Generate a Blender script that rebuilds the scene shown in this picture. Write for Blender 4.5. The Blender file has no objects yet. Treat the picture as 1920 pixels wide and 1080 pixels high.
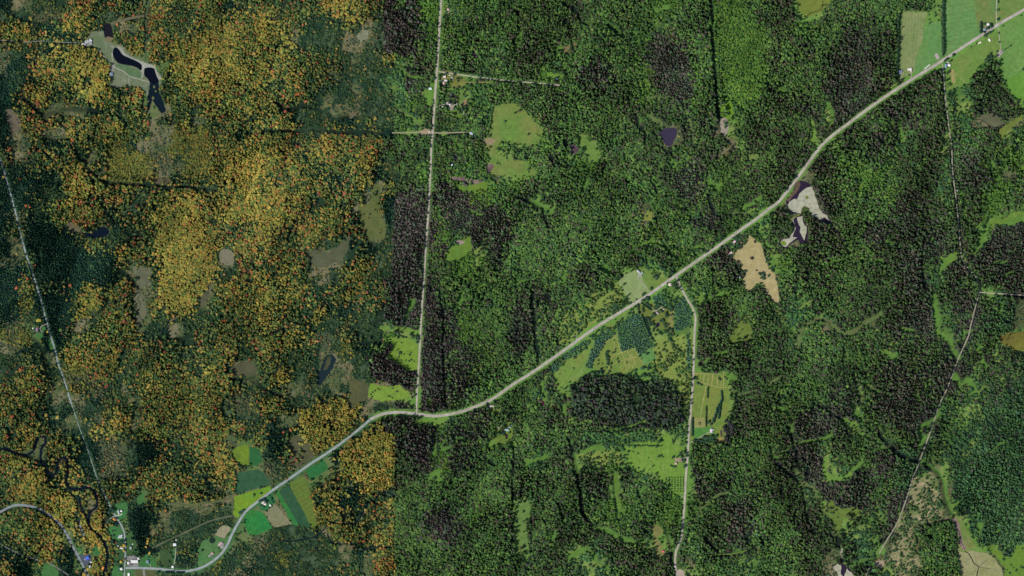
import bpy, bmesh, math, random
import numpy as np
from mathutils import Vector, geometry
random.seed(7)
rng = np.random.default_rng(11)
D = bpy.data
scn = bpy.context.scene
col = scn.collection
S = 1.6                                   # metres on the ground per unit of the survey grid used below

def W(x, y, z=0.0):
    return Vector(((x - 960.0) * S, (540.0 - y) * S, z))

# ------------------------------------------------------------------ camera, sky, sun, exposure
CAM_H = 10000.0
cam = D.cameras.new('camera'); camo = D.objects.new('camera', cam); col.objects.link(camo)
camo.location = (0, 0, CAM_H)
cam.sensor_width = 36.0
cam.lens = 36.0 * CAM_H / (1920 * S)
cam.clip_start = 10.0
cam.clip_end = 40000.0
scn.camera = camo

SUN_EL = math.radians(47)
sdx, sdy = -0.83, -0.56                   # towards the sun (south-west)
n_ = math.hypot(sdx, sdy); sdx /= n_; sdy /= n_
world = D.worlds.new('World'); scn.world = world; world.use_nodes = True
nt = world.node_tree
bg = nt.nodes['Background']
sky = nt.nodes.new('ShaderNodeTexSky'); sky.sky_type = 'NISHITA'; sky.sun_disc = False
sky.sun_elevation = SUN_EL; sky.sun_rotation = math.atan2(sdx, sdy)
nt.links.new(sky.outputs[0], bg.inputs[0]); bg.inputs[1].default_value = 0.105
sun = D.lights.new('sun', 'SUN'); suno = D.objects.new('sun', sun); col.objects.link(suno)
sun.energy = 3.6; sun.angle = math.radians(0.5); sun.color = (1.0, 0.955, 0.88)
ld = Vector((-sdx * math.cos(SUN_EL), -sdy * math.cos(SUN_EL), -math.sin(SUN_EL)))
suno.rotation_euler = ld.to_track_quat('-Z', 'Y').to_euler()
suno.location = (0, 0, 500)
scn.view_settings.view_transform = 'Standard'
scn.view_settings.look = 'None'
scn.view_settings.exposure = 0.0
scn.view_settings.gamma = 1.0
scn.view_settings.use_curve_mapping = False
scn.cycles.max_bounces = 4

# ------------------------------------------------------------------ helpers
KLIT = 0.98                               # brightness of a white level surface in this light
def lin(c):
    c = c / 255.0
    return c / 12.92 if c <= 0.04045 else ((c + 0.055) / 1.055) ** 2.4
def alb(rgb, k=1.0):
    return tuple(min(0.85, lin(v) / KLIT * k) for v in rgb)

def tag(o, label=None, cat=None, group=None, kind=None):
    if label: o['label'] = label
    if cat: o['category'] = cat
    if group: o['group'] = group
    if kind: o['kind'] = kind
    return o

def new_obj(name, me, mat=None, parent=None):
    o = D.objects.new(name, me); col.objects.link(o)
    if mat is not None and me is not None and not me.materials: me.materials.append(mat)
    if parent is not None: o.parent = parent
    return o

def empty(name, loc, rz=0.0):
    o = D.objects.new(name, None); col.objects.link(o)
    o.location = loc; o.rotation_euler = (0, 0, rz); o.empty_display_size = 2
    return o

def pydata(name, v, f, mat=None):
    me = D.meshes.new(name); me.from_pydata([tuple(a) for a in v], [], f); me.update()
    if mat: me.materials.append(mat)
    return me

def nodes_of(m):
    m.use_nodes = True
    nt = m.node_tree
    return nt, nt.nodes['Principled BSDF']

_mats = {}
def mat_plain(name, rgb, rough=0.85, var=0.15, scale=0.5, metallic=0.0, k=1.0):
    key = (name, tuple(rgb))
    if key in _mats: return _mats[key]
    m = D.materials.new(name); nt, b = nodes_of(m)
    b.inputs['Roughness'].default_value = rough; b.inputs['Metallic'].default_value = metallic
    b.inputs['Specular IOR Level'].default_value = 0.25
    a = alb(rgb, k)
    tc = nt.nodes.new('ShaderNodeTexCoord'); no = nt.nodes.new('ShaderNodeTexNoise')
    no.inputs['Scale'].default_value = scale; no.inputs['Detail'].default_value = 5
    nt.links.new(tc.outputs['Object'], no.inputs['Vector'])
    r = nt.nodes.new('ShaderNodeMapRange')
    r.inputs['From Min'].default_value = 0.3; r.inputs['From Max'].default_value = 0.7
    r.inputs['To Min'].default_value = 1 - var; r.inputs['To Max'].default_value = 1 + var
    nt.links.new(no.outputs['Fac'], r.inputs['Value'])
    mx = nt.nodes.new('ShaderNodeVectorMath'); mx.operation = 'SCALE'
    mx.inputs[0].default_value = a; nt.links.new(r.outputs[0], mx.inputs['Scale'])
    nt.links.new(mx.outputs[0], b.inputs['Base Color'])
    _mats[key] = m
    return m

def mat_field(rgb, rgb2=None, mow=None, mowstr=0.05, patch=0.5, big=0.012, fine=0.35, k=0.80, rgb3=None):
    """grass or soil: large patches of a second colour, fine mottling, optional mowing lanes at an angle (deg, width m)"""
    key = ('field', tuple(rgb), rgb2, mow, patch, big, rgb3)
    if key in _mats: return _mats[key]
    m = D.materials.new('field_cover'); nt, b = nodes_of(m)
    N, L = nt.nodes, nt.links
    b.inputs['Roughness'].default_value = 0.95; b.inputs['Specular IOR Level'].default_value = 0.1
    tc = N.new('ShaderNodeTexCoord')
    def noise(sc, det=6, rough=0.6, dist=0.0):
        n = N.new('ShaderNodeTexNoise'); n.inputs['Scale'].default_value = sc
        n.inputs['Detail'].default_value = det; n.inputs['Roughness'].default_value = rough
        n.inputs['Distortion'].default_value = dist
        L.new(tc.outputs['Object'], n.inputs['Vector']); return n.outputs['Fac']
    def rng_(sock, a, b_, c, d):
        r = N.new('ShaderNodeMapRange'); r.inputs['From Min'].default_value = a; r.inputs['From Max'].default_value = b_
        r.inputs['To Min'].default_value = c; r.inputs['To Max'].default_value = d
        L.new(sock, r.inputs['Value']); return r.outputs[0]
    sh = lambda c: (c[0] + 3, c[1] - 2, c[2] - 2) if c and c[1] > c[0] + 4 and c[1] > c[2] + 4 else c
    rgb, rgb2, rgb3 = sh(rgb), sh(rgb2), sh(rgb3)
    a1 = alb(rgb, k); a2 = alb(rgb2 or tuple(int(v * 0.85) for v in rgb), k)
    mix = N.new('ShaderNodeMix'); mix.data_type = 'RGBA'
    mix.inputs['A'].default_value = (*a1, 1); mix.inputs['B'].default_value = (*a2, 1)
    L.new(rng_(noise(big, 7, 0.65, 0.6), 0.5 - 0.13, 0.5 + 0.15, 0, 1), mix.inputs['Factor'])
    out = mix.outputs['Result']
    if rgb3:
        mix3 = N.new('ShaderNodeMix'); mix3.data_type = 'RGBA'
        L.new(out, mix3.inputs['A']); mix3.inputs['B'].default_value = (*alb(rgb3, k), 1)
        L.new(rng_(noise(big * 2.7, 6, 0.7, 0.3), 0.55, 0.68, 0, 0.8), mix3.inputs['Factor'])
        out = mix3.outputs['Result']
    f = rng_(noise(fine, 4, 0.7), 0.3, 0.7, 0.74, 1.26)
    g = rng_(noise(0.07, 5, 0.65), 0.3, 0.7, 0.82, 1.18)
    mm = N.new('ShaderNodeMath'); mm.operation = 'MULTIPLY'; L.new(f, mm.inputs[0]); L.new(g, mm.inputs[1])
    fac = mm.outputs[0]
    if mow:
        mp = N.new('ShaderNodeMapping'); mp.inputs['Rotation'].default_value = (0, 0, math.radians(mow[0]))
        L.new(tc.outputs['Object'], mp.inputs['Vector'])
        wv = N.new('ShaderNodeTexWave'); wv.inputs['Scale'].default_value = 0.3 / mow[1]
        wv.inputs['Distortion'].default_value = 1.2; wv.inputs['Detail'].default_value = 3; wv.inputs['Detail Scale'].default_value = 0.4
        L.new(mp.outputs[0], wv.inputs['Vector'])
        m2 = N.new('ShaderNodeMath'); m2.operation = 'MULTIPLY'
        L.new(fac, m2.inputs[0]); L.new(rng_(wv.outputs['Fac'], 0, 1, 1 - mowstr, 1 + mowstr), m2.inputs[1]); fac = m2.outputs[0]
    sc = N.new('ShaderNodeVectorMath'); sc.operation = 'SCALE'
    L.new(out, sc.inputs[0]); L.new(fac, sc.inputs['Scale']); L.new(sc.outputs[0], b.inputs['Base Color'])
    _mats[key] = m
    return m

def mat_water(rgb, rough=0.12, k=1.0):
    key = ('water', tuple(rgb))
    if key in _mats: return _mats[key]
    m = D.materials.new('still_water'); nt, b = nodes_of(m)
    b.inputs['Base Color'].default_value = (*alb(rgb, k), 1)
    b.inputs['Roughness'].default_value = rough; b.inputs['IOR'].default_value = 1.33
    no = nt.nodes.new('ShaderNodeTexNoise'); no.inputs['Scale'].default_value = 0.6
    bp = nt.nodes.new('ShaderNodeBump'); bp.inputs['Strength'].default_value = 0.1
    nt.links.new(no.outputs['Fac'], bp.inputs['Height']); nt.links.new(bp.outputs[0], b.inputs['Normal'])
    _mats[key] = m
    return m

# ------------------------------------------------------------------ survey rasters (1 cell = 1.6 m)
MX, MY = 90, 80
RW, RH = 1920 + 2 * MX, 1080 + 2 * MY
notree = np.zeros((RH, RW), bool)
YY, XX = np.mgrid[0:RH, 0:RW].astype(np.float32)
XX -= MX; YY -= MY

def vnoise(scale, seed, octs=4, rough=0.55):
    r = np.random.default_rng(seed)
    out = np.zeros((RH, RW), np.float32); amp = 1.0; tot = 0
    for o in range(octs):
        s = max(1.5, scale / 2 ** o)
        gw, gh = int(RW / s) + 3, int(RH / s) + 3
        g = r.random((gh, gw)).astype(np.float32)
        fx = np.arange(RW) / s; fy = np.arange(RH) / s
        ix = fx.astype(int); iy = fy.astype(int)
        tx = fx - ix; ty = fy - iy
        tx = tx * tx * (3 - 2 * tx); ty = (ty * ty * (3 - 2 * ty))[:, None]
        a = g[iy][:, ix] * (1 - tx) + g[iy][:, ix + 1] * tx
        b = g[iy + 1][:, ix] * (1 - tx) + g[iy + 1][:, ix + 1] * tx
        out += amp * (a * (1 - ty) + b * ty); tot += amp; amp *= rough
    return out / tot

def grain(scale, seed, octs=4, rough=.55, ang=-68, stretch=2.6):
    base = vnoise(scale, seed, octs, rough); a = math.radians(ang)
    u_ = (XX * math.sin(a) - YY * math.cos(a)); v_ = (XX * math.cos(a) + YY * math.sin(a)) / stretch
    def tri(q_, n_): q_ = np.abs(q_) % (2 * (n_ - 1)); return np.where(q_ >= n_ - 1, 2 * (n_ - 1) - q_, q_).astype(int)
    return base[tri(v_ + 700, RH), tri(u_ + 900, RW)]

def fill(pts):
    """boolean raster of a polygon, returned with its slice"""
    p = np.array(pts, float)
    x0 = int(max(-MX, math.floor(p[:, 0].min()) - 1)); x1 = int(min(1920 + MX, math.ceil(p[:, 0].max()) + 2))
    y0 = int(max(-MY, math.floor(p[:, 1].min()) - 1)); y1 = int(min(1080 + MY, math.ceil(p[:, 1].max()) + 2))
    sl = (slice(y0 + MY, y1 + MY), slice(x0 + MX, x1 + MX))
    X = XX[sl]; Y = YY[sl]
    ins = np.zeros(X.shape, bool)
    n = len(p)
    for i in range(n):
        xa, ya = p[i]; xb, yb = p[(i + 1) % n]
        if ya == yb: continue
        c = ((ya > Y) != (yb > Y)) & (X < (xb - xa) * (Y - ya) / (yb - ya) + xa)
        ins ^= c
    return ins, sl

def near_line(pts, half):
    m = np.zeros((RH, RW), bool)
    for (xa, ya), (xb, yb) in zip(pts[:-1], pts[1:]):
        x0 = int(max(0, min(xa, xb) - half - 2 + MX)); x1 = int(min(RW, max(xa, xb) + half + 3 + MX))
        y0 = int(max(0, min(ya, yb) - half - 2 + MY)); y1 = int(min(RH, max(ya, yb) + half + 3 + MY))
        if x1 <= x0 or y1 <= y0: continue
        X = XX[y0:y1, x0:x1]; Y = YY[y0:y1, x0:x1]
        dx, dy = xb - xa, yb - ya; L2 = dx * dx + dy * dy + 1e-9
        t = np.clip(((X - xa) * dx + (Y - ya) * dy) / L2, 0, 1)
        m[y0:y1, x0:x1] |= np.hypot(X - xa - t * dx, Y - ya - t * dy) < half
    return m

def smooth_line(pts, step=4.0):
    """Catmull-Rom through the points"""
    P = [pts[0]] + list(pts) + [pts[-1]]
    out = []
    for i in range(1, len(P) - 2):
        p0, p1, p2, p3 = (np.array(P[j], float) for j in (i - 1, i, i + 1, i + 2))
        n = max(1, int(np.hypot(*(p2 - p1)) / step))
        for k in range(n):
            t = k / n
            out.append(tuple(0.5 * ((2 * p1) + (-p0 + p2) * t + (2 * p0 - 5 * p1 + 4 * p2 - p3) * t * t + (-p0 + 3 * p1 - 3 * p2 + p3) * t ** 3)))
    out.append(tuple(pts[-1]))
    return out

def rough_poly(pts, jit, step=3.0):
    out = []
    n = len(pts)
    r = random.Random(int(pts[0][0] * 7 + pts[0][1]))
    for i in range(n):
        (xa, ya), (xb, yb) = pts[i], pts[(i + 1) % n]
        L = math.hypot(xb - xa, yb - ya); k = max(1, int(L / step))
        for j in range(k):
            t = j / k
            q = jit if j else jit * 0.5
            out.append((xa + (xb - xa) * t + r.uniform(-q, q), ya + (yb - ya) * t + r.uniform(-q, q)))
    return out

def round_poly(pts):
    """Chaikin corner cutting"""
    for _ in range(2):
        q = []
        for i in range(len(pts)):
            a, b = pts[i], pts[(i + 1) % len(pts)]
            q += [(a[0] * .75 + b[0] * .25, a[1] * .75 + b[1] * .25), (a[0] * .25 + b[0] * .75, a[1] * .25 + b[1] * .75)]
        pts = q
    return pts

SHORE = []
ENC = vnoise(9, 141, 3, .8)
_z = [0.0]
def sheet(name, pts, mat, label, z, jit=0.0, rnd=False, cat=None, kind='structure', clear=True, grow=0):
    if rnd: pts = round_poly(pts)
    if jit: pts = rough_poly(pts, jit)
    _z[0] = (_z[0] + 0.013) % 0.08
    zz = z + _z[0]
    v = [W(x, y, zz) for x, y in pts]
    tris = geometry.tessellate_polygon([v])
    me = pydata(name, v, [tuple(t) for t in tris], mat)
    # all normals up
    bm = bmesh.new(); bm.from_mesh(me)
    for f in bm.faces:
        f.normal_update()
        if f.normal.z < 0: f.normal_flip()
    bm.to_mesh(me); bm.free()
    o = new_obj(name, me); tag(o, label, cat, None, kind)
    if clear:
        m, sl = fill(pts)
        if name in ('meadow', 'clearing', 'bog', 'fallow_field') and 'lime meadow' not in (label or ''):
            m = m & ((ENC[sl] > .37) | (rng.random(m.shape) > .985) & False)
        if name == 'marsh_meadow': m = m & (ENC[sl] > .30)
        notree[sl] |= m
        if name in ('pond', 'beaver_pond'):
            SHORE.append(list(pts) + [pts[0]])
    return o

def ribbon(name, pts, width, mat, label, z=0.35, smooth=True, clear=1.0, jit=0.0, cat=None, kind='structure', wfun=None):
    p = smooth_line(pts) if smooth else list(pts)
    v = []; r = random.Random(len(p) * 3 + int(width * 10))
    for i, (x, y) in enumerate(p):
        a = p[max(0, i - 1)]; b = p[min(len(p) - 1, i + 1)]
        dx, dy = b[0] - a[0], b[1] - a[1]; L = math.hypot(dx, dy) or 1
        w = width * (wfun(i / max(1, len(p) - 1)) if wfun else 1) / 2
        j1, j2 = r.uniform(-jit, jit), r.uniform(-jit, jit)
        v.append(W(x - dy / L * (w + j1), y + dx / L * (w + j1), z)); v.append(W(x + dy / L * (w + j2), y - dx / L * (w + j2), z))
    f = [(2 * i, 2 * i + 1, 2 * i + 3, 2 * i + 2) for i in range(len(p) - 1)]
    me = pydata(name, v, f, mat)
    bm = bmesh.new(); bm.from_mesh(me)
    for q in bm.faces:
        q.normal_update()
        if q.normal.z < 0: q.normal_flip()
    bm.to_mesh(me); bm.free()
    o = new_obj(name, me); tag(o, label, cat, None, kind)
    if clear is not None:
        global notree
        notree |= near_line(p, width / 2 + clear)
    return o

# ------------------------------------------------------------------ vegetation survey, one letter per 32 m square
ROWS = '''
CkkTTMBRRRRRRgMMmMMMMCmm|MMMmmMYYYMMMPGPLLgSLGGGG|GGDGGDDGGGGGGLLLGGGLLLGG|DDgggGDGGGGGGDGLgggggggg
TTTBBBMMmTTRRRRMmmmMMmYM|YYMMmTTMYYMTPPPLLgSSGDGG|GGGDGDDGGGGGGLGGDGDLLLGG|DDDggDGGGDGGggggDggggggg
MMYTCmYYMCTkkRRmmmMMYYMM|YYMMTTTTMTkTPPPGLGLGGDGG|GDGGDDGSGGGGGGGGGDGLLLLG|DDLLGGGDDDGGggggDggggggg
MYYmmCCmgggMMMRRMmMYYYMM|YMYkTTTTkBkTPPPPLLGLGGGD|LDDLGDDGGSGSLPPGGGGLLLLL|DGGGGGDPPDDDggggDggggggg
BTTTCRCYYggMYRRMMYYYYMMM|YYYTTTTTkkTTPPPGGGGGGDGG|DDDDGGGLGGGGLPPPGGGLGLLL|DGGPGGDPPPDDggggDggggggg
BTCRMCYYYMggggYTYYYYYYMm|MMMMmMMMTkTTMYLDGGGDGSGD|DDDDLGGGGGGLPPPPLGGGLGLL|DGGGGDPPPPDDggggDggggggg
BCTRRMYYYMggggggYYYYYYYm|YRMMMMMBTTTTTSGDDGGDDDSG|DDLLGGPPGGGGLPPPPLGGLLLL|GGGGGDPPPPDDggggggggSggg
CTCTMMYYMMgggggmMYYYYYYM|YRMRmmmTTTTTSSPSgGgSSSGG|GDLLDGPPPGGGLPPPPLDGLGLL|GGGGGPPPPPDDgggDggggEDgg
CCRRmmYYMMMmRggmmMYYYYMM|YRRmmTTTTkTTSSPSgGgLSSGG|DDDDGGGDDDDGLGPPPGGGLLLL|DSGGGPPPPPDgDDDDggSEDDgg
CCRRTTYRRMRMMggmMMMMMYMM|YMMMMTkTTBTTTSLGSGPGLSGG|GGGGDGGGGDDLLSGPPLDGGLLG|DDPGGSPPPPDDDDPDSSSDDDDg
CTmRkkkkCCmMMMgkTTTMMMMM|YYRCTTTkkBTTTGSGDGGSGGGg|LGGDGGGDGGGDGDDGGGDGgGGD|GDDPDSPPPDDPPPPDGSSDDDDG
CkRmRmRmMMMMMMkMMMkTMMCM|YYMCTTTTCTTTTGSSDGGGGGGg|gGGDGGGGGGGDDSDGGDPGgGDD|GDGGDSPPDDGSPDDDDSSkkDkk
CkBRkkMMMMMMMMkkUUUUMMCM|YMMRTTTMMTMTCLggGgGGGGLg|ggLGDGGGGGGDDDkkPGDkgGDD|DDDDgPDDGDPDSDDDSGSGDDSS
CBTmCCCMMMUUCkkkUUUUMYMM|MYMRRMRRRRRMDGDGGGGGGDLG|gggLGGGGGGDGDDkkDGDDkgDD|DDDDgDgDDDPDSDDDSGGGDDSG
mkBRRmmCkRUUUUBBTTUUMYYY|YYMTCMMMMMRTGDGDLGDGGLgg|GGGDDgSggGGGDGDGGDDkDGDG|GDDDDDLGGDDGGDDDSDPPDGLL
mCmmmRMMBMUUUUBBBUUUMYYY|YMMRMCMMMYYTTGGSGGGSGGgg|gLGDGGLLDGGGGDGgDPDGGGDG|GDDPPPGLLGGGDDGDSDPPLGGL
CTmCCTRRRBUUUUUkTUUUMYYY|YMMMMMCCmYYCGGDLSDLLGGkg|gLGGGGGGGGGGDDDPPPGLGDDG|DDkkPDGLLLLGDDDDSDDPPLkG
CCmCTCMRRRMMYYYMMMTTYYYY|YYMMMMMmMYYkMDDSgPGPPLSL|LDDGGGGGGDGGGGDPPPGLGGDG|DDkkDDGGLLLGDDDDSDDPGLLG
CCmCTTTRCRRMTTMMYYYMYYYY|YYYYMCMMMYkMCPPPDPPPLLGL|DDgDDGGGGGDGGGGGPPGGGGDL|DkkkPPDGGGGLPPPDSDDDLLGD
CCmTTMMMRMCTTmMYYYYMYYYY|YYMMRRMmYkkMCPPPDGDPPLLG|DGDgDGGGGGGGkGGGGGPLGGgS|DkkkkPDGGGGGPPPDDDGDLLGG
CBCCCMMRRMCMMMYMMYYMMYYR|YYYRRRMMMCkkCPPPPLGPPPLP|GGDDGGGGGGGGkGGGGPPDGGGS|DDkDkGDGGGDGPPDDDDDDLggg
CmCCCkRTCCTCTTRRMYYMMmYR|YMMMRRMMMMkkTDPPPLDSPPPP|GGGGGGGGGGGGGLGGGGDDLDGg|DDkDPPGGGPPDPPDPDDDDgDPP
CBCCCCCUUMTTCRMRYYYMMMRR|MYMMMMTTCMkkTPPPPLGGPSPP|GGGGGGGGGGGGDLGGGDGSLGGg|DDkGPDDGGPPDDDPPPDDGgPPP
CkCCkCCMMCCRMRMmRYYMTTMR|YYMMmTkkTCCTTPPPLPGLgSPG|GGGGGGGGGGGLSDDLGGDLSGDD|gDDDDDPGGGDDPPPPPDDSPPPP
BBmCCCCCCCCMkmTTRYYYkkTR|YMMMmkkkTMmTTPPPDGGLgLPG|DGGGGGGGGGGDSSDLGGGGGDDg|gLDDDDGGGDDDPgDDgSSPPPPP
CCCCCCCCCCCTkkTRRYYYTTmR|YMYYmkkTMMMTTPPPDGLLLGGG|GGGGGDPPGGggLgSGGGGGDDDg|gLGDDGGGGDDDPPSGGPPGPPPP
CCmMMMCCCCmMMkTTRYYYTRRT|YYYYMTkTTMRMPPPPDGGGGGGG|GDGGLDPDGggggggGgGGGGDDS|kGGDDDGGGDDSPPPSSPDGDDPP
CCUCCCCYYMMRRkkYYYYkMRRM|YYYMYCTMMMCMDPPPPGDGGGGG|DGPDDGGGLSggggSgSSSgggDD|kGGGGGGDDDDDDPDDDPPGgSDP
CCUCCCCYYMmMRkRYYYYkRMMM|YYYYRRCTCTMMPPPDPGDLGGGG|PDGPDGLSSSSGggSSgSSGgDGG|GDSSDGGGDDDDDPPPSDPPGEEk
CCTTCCCUkmMMMkMTYYTTRRMM|YMMMTYTTCTTTPPPSPPPLGGGG|PPGDGSSSSSSgSgSSgSSGGDGL|DSSSSGDDDDDDPPPSSGSPEEEk
CBgTCCMkTMMMMkTTkTTRMMMM|MMMMMTTTMTTTSPPDPGPLLGGG|PPGDGGSSSSgSSSSSSgSSGGDG|DSSGGkPDDkDPPPPDSSPPEEEk
UBUgCCMRMMMMMCTCkTMMMMTM|MMMYMmBTMMTTLSSSgGPLGGGG|PPGDDGSSSgSSSSSSSggSGGDg|DDSGGGDGGGGGGSPPSSPGDGgg
kBCTCCMRRmMmMMMRMTMYYRTm|mMMmMmBTUCCGPggggPPDLGGG|PDGGDSSSSgSSSSSSSggSSGDg|DDSGGDGGDDDSDDDGDPPSGSDg
TTmCkCYYMmYMmMMmMTMMYMmT|MmmTmTkkTTTmPPggggGPPLGG|DGGDDSSggSggggggSgggSDSG|DDGGDGDSGGGSDDDDDPGDDSDD
TmMmTTUURMMTTMMMMMTYMMkk|mYYTTTkkkTTmPPPSgGPPLGGG|GGSDSgggSgggggggSgGSgDDD|DDDGDDDGDGDPPDPPSPPgDDSD
TmMMCTBBBRTTMMMMMMMMMMTk|MMYTTmkkkTTmkPPPSGPPPLGG|GDDgSgggDDDggSSSSgggggGD|DDGGGDDDDSDPPPSPPPPSDSDE
mMYMmkUYYBTkTMMMMMMMMMmT|YmBkBTTkTTTkkggggSPPGGGG|GGSDSggDPPDDDDDDDGSggggG|GGGGGDDDgDSDPDGPPPgSSDEE
MMmmTkkkTCMTkMmMMMMMMBBB|YYMTTTTTkYkkkgggSPPSGGGG|GGSSDSgDDPPPDDDDDDSgggGG|DGGGGDDPGGPPPPPSGGGSDEEE
YmMmCTCBTTYMTMMMMMYMMTBB|YMmCBTMYYYkTTPPPPSGPPPGS|GGGDDgDDPPDPDDDDDDDgggGG|DLDGGDPPSGPPPPPPSGgSEEEE
MmmMCTkBTBYYkRMMMMMMMMTT|RTkkTYYYYTTTDPPDSSSSDPGG|GGDDDgDDPSDDDDDSDDDSgggD|DGPPPPDSSGGPPPPPGGgEEEEE
MMYMmTTTBYYMmMMMmMRMMMMT|MTTTMYYYMMMYPDPPPLPPPPGS|GGGGGGGDGDDSSDGDDDDSggDD|GDPPPDGSSDDGGPPPGGEEEEEE
mMMkMMMCCBBBTCCRTMMRRkgg|MCCMBBYYMYYYDPPPPLPDGGSS|GGDDGDDPGggggGgLGGgDDSGG|GDPPDSDDGGDDGDGgDEEgEEEE
MMkkmMMCCBBBTCCRTTMRRmgg|gCCMRkkYMYYYDDPPPLPPDGGG|DGSSDDSSSGggggggggGgSGGG|GDPPPSDDGGPDEEDGEEgEEEEE
MYYCTMYCCBBBTCMmCMTMRRmg|gBTMkkggCYYYYDDPPLPPGGGG|DSSDDDSSSLgggggggggDGGGG|DPDPPSSGSGPPEDEGgEEEEEEE
MYYYCTYYCBBBMMMMMMTTYmkg|gBTkkggMMYYYDDDDSSGGGGGG|DGDGDDDDDgDggSSggggPPGGG|DDPPPSSSDPPDEEgkgEEEEEEE
MYYYMTYYYMMMMRMYMMMTBMRg|gTkkkgMMBCMYYDGGGGGGGGDG|DGGDGGDPPgDDGGGgggGPGGDD|DDSSPPPPPPGGEDSSkEEEEEEE
TYYYYYMCYYMmTgMMMTMmMkgg|ggkggYYMCCYmTGGGDGGDGGGG|DSGDGGDPPgGGGGLLggGPSGSG|DDDSSDPPPGGPPSSkkEEEEEEE
MgYYYMYYkYTgTCMTkkkkTTkg|gkkggYMCCTMMMMGGGPGDGGGG|gSGGDGDGGLLGGGLLLGSGDSDD|GGDDDgPPPPSPPSSkkgEEEEEE
MmMYYYYTYYCgCCCkTTTTTTkg|gkkggYYMYTMMMYGDPPPGLDGD|ggDGDGDGGLGGLGLLLGDGSDPG|GGDDDgggDSSPPSkkkDgEEEEE
gMMMMYgYYYTgCCkBTTTTTTgg|gTTTTTkMMMMMMmGGPPPDGGGD|gDGGDDGDDLGDDgLGGGDSDPPG|GGGPDDggSSDPkkEEDDgEEEEE
MMmMRMgTYYYgCCmTTTTTkggg|BTTTTTTMMMMRMmGGGPPDGGGD|gDGGDDDSSDDGSggDGSDDPPGG|GGGPDDDSSSSDSkEEEDkgEEEE
CmmMRMCggYMTTCCTTUCUggTT|BTTTTTTTkCMMMMmGGGDGGGDG|gDDGDSSDDDDDSggDGSGDDPDG|GGGGDDkDSSgkSkEEEEkgggEg
CCCTYCCgMYMTTgggCCTUgTTB|TTUTTTTTkTkRRMMDGGGDGGGG|DgGDDSSSSDDDDDDDkGDGDSSS|GGGDDkDSSSkkSkEEEEkkkkgg
RCCgTTCgYMTggggTTTTTTTBC|TTTTTTTTmmkRRYYDGGGGGGGG|DGGDGDSSSGDDDDDDggGGSGSG|GGGDDkkgDDSSkkDEEEkkkkgg
'''.strip().split('\n')
CH = 'YRMmUTCBkGLDPESgHVQO'
grid = []
for r in ROWS:
    line = ''.join(((seg + 'G' * 24)[:24]) for seg in r.strip().split('|'))
    grid.append([CH.index(c) for c in line])
grid = np.array(grid)

seamf = np.clip(np.abs(XX - 740) / 70, .08, 1)
warpx = (vnoise(26, 1, 4, 0.7) - 0.5) * 34 * seamf
warpy = (vnoise(26, 2, 4, 0.7) - 0.5) * 34
gx = np.clip(((XX + warpx) / 20).astype(int), 0, 95)
gy = np.clip(((YY + warpy) / 20).astype(int), 0, 53)
cls = grid[gy, gx].astype(np.uint8)
east = XX > 741 + (vnoise(60, 3) - .5) * 8
for a_, b_ in (('Y','G'),('R','G'),('M','G'),('m','G'),('T','L'),('C','D'),('U','L'),('B','S')):
    cls[east & (cls == CH.index(a_))] = CH.index(b_)
# winding wet hollows: narrow openings between the stands
rid = np.abs(grain(70, 8, 3, .55) - .5); rid2 = np.abs(grain(48, 9, 3, .5) - .5)
drift = vnoise(34, 15, 4, .6)
wm = np.isin(cls, [CH.index(c) for c in 'YRM']) & (XX < 738)
cls[wm & (drift > .575)] = CH.index('m')
cls[wm & (drift < .40) & (cls == CH.index('R'))] = CH.index('Y')
hollow = (rid < .0055) & (vnoise(45, 10, 2) > .42)
hollow2 = (rid2 < .008) & (vnoise(50, 12, 2) > .55)
wood = np.isin(cls, [CH.index(c) for c in 'GDPEL']) & (XX > 745)
cls[hollow & wood] = CH.index('S')
woodw = np.isin(cls, [CH.index(c) for c in 'YRMmCT']) & (XX < 735)

wi = np.clip((YY + warpy * .55 + MY).astype(int), 0, RH - 1); wj = np.clip((XX + warpx * .55 + MX).astype(int), 0, RW - 1)
def stand(ch, pts, jit=1.5):
    m, sl = fill(rough_poly(pts, jit))
    if ch in 'H' or ch.endswith('!'):
        ch = ch[0]
        cls[sl][m] = CH.index(ch)
    else:
        full = np.zeros((RH, RW), bool); full[sl] = m
        cls[full[wi, wj]] = CH.index(ch)
def band(ch, pts, half):
    cls[near_line(smooth_line(pts), half)] = CH.index(ch)

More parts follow.
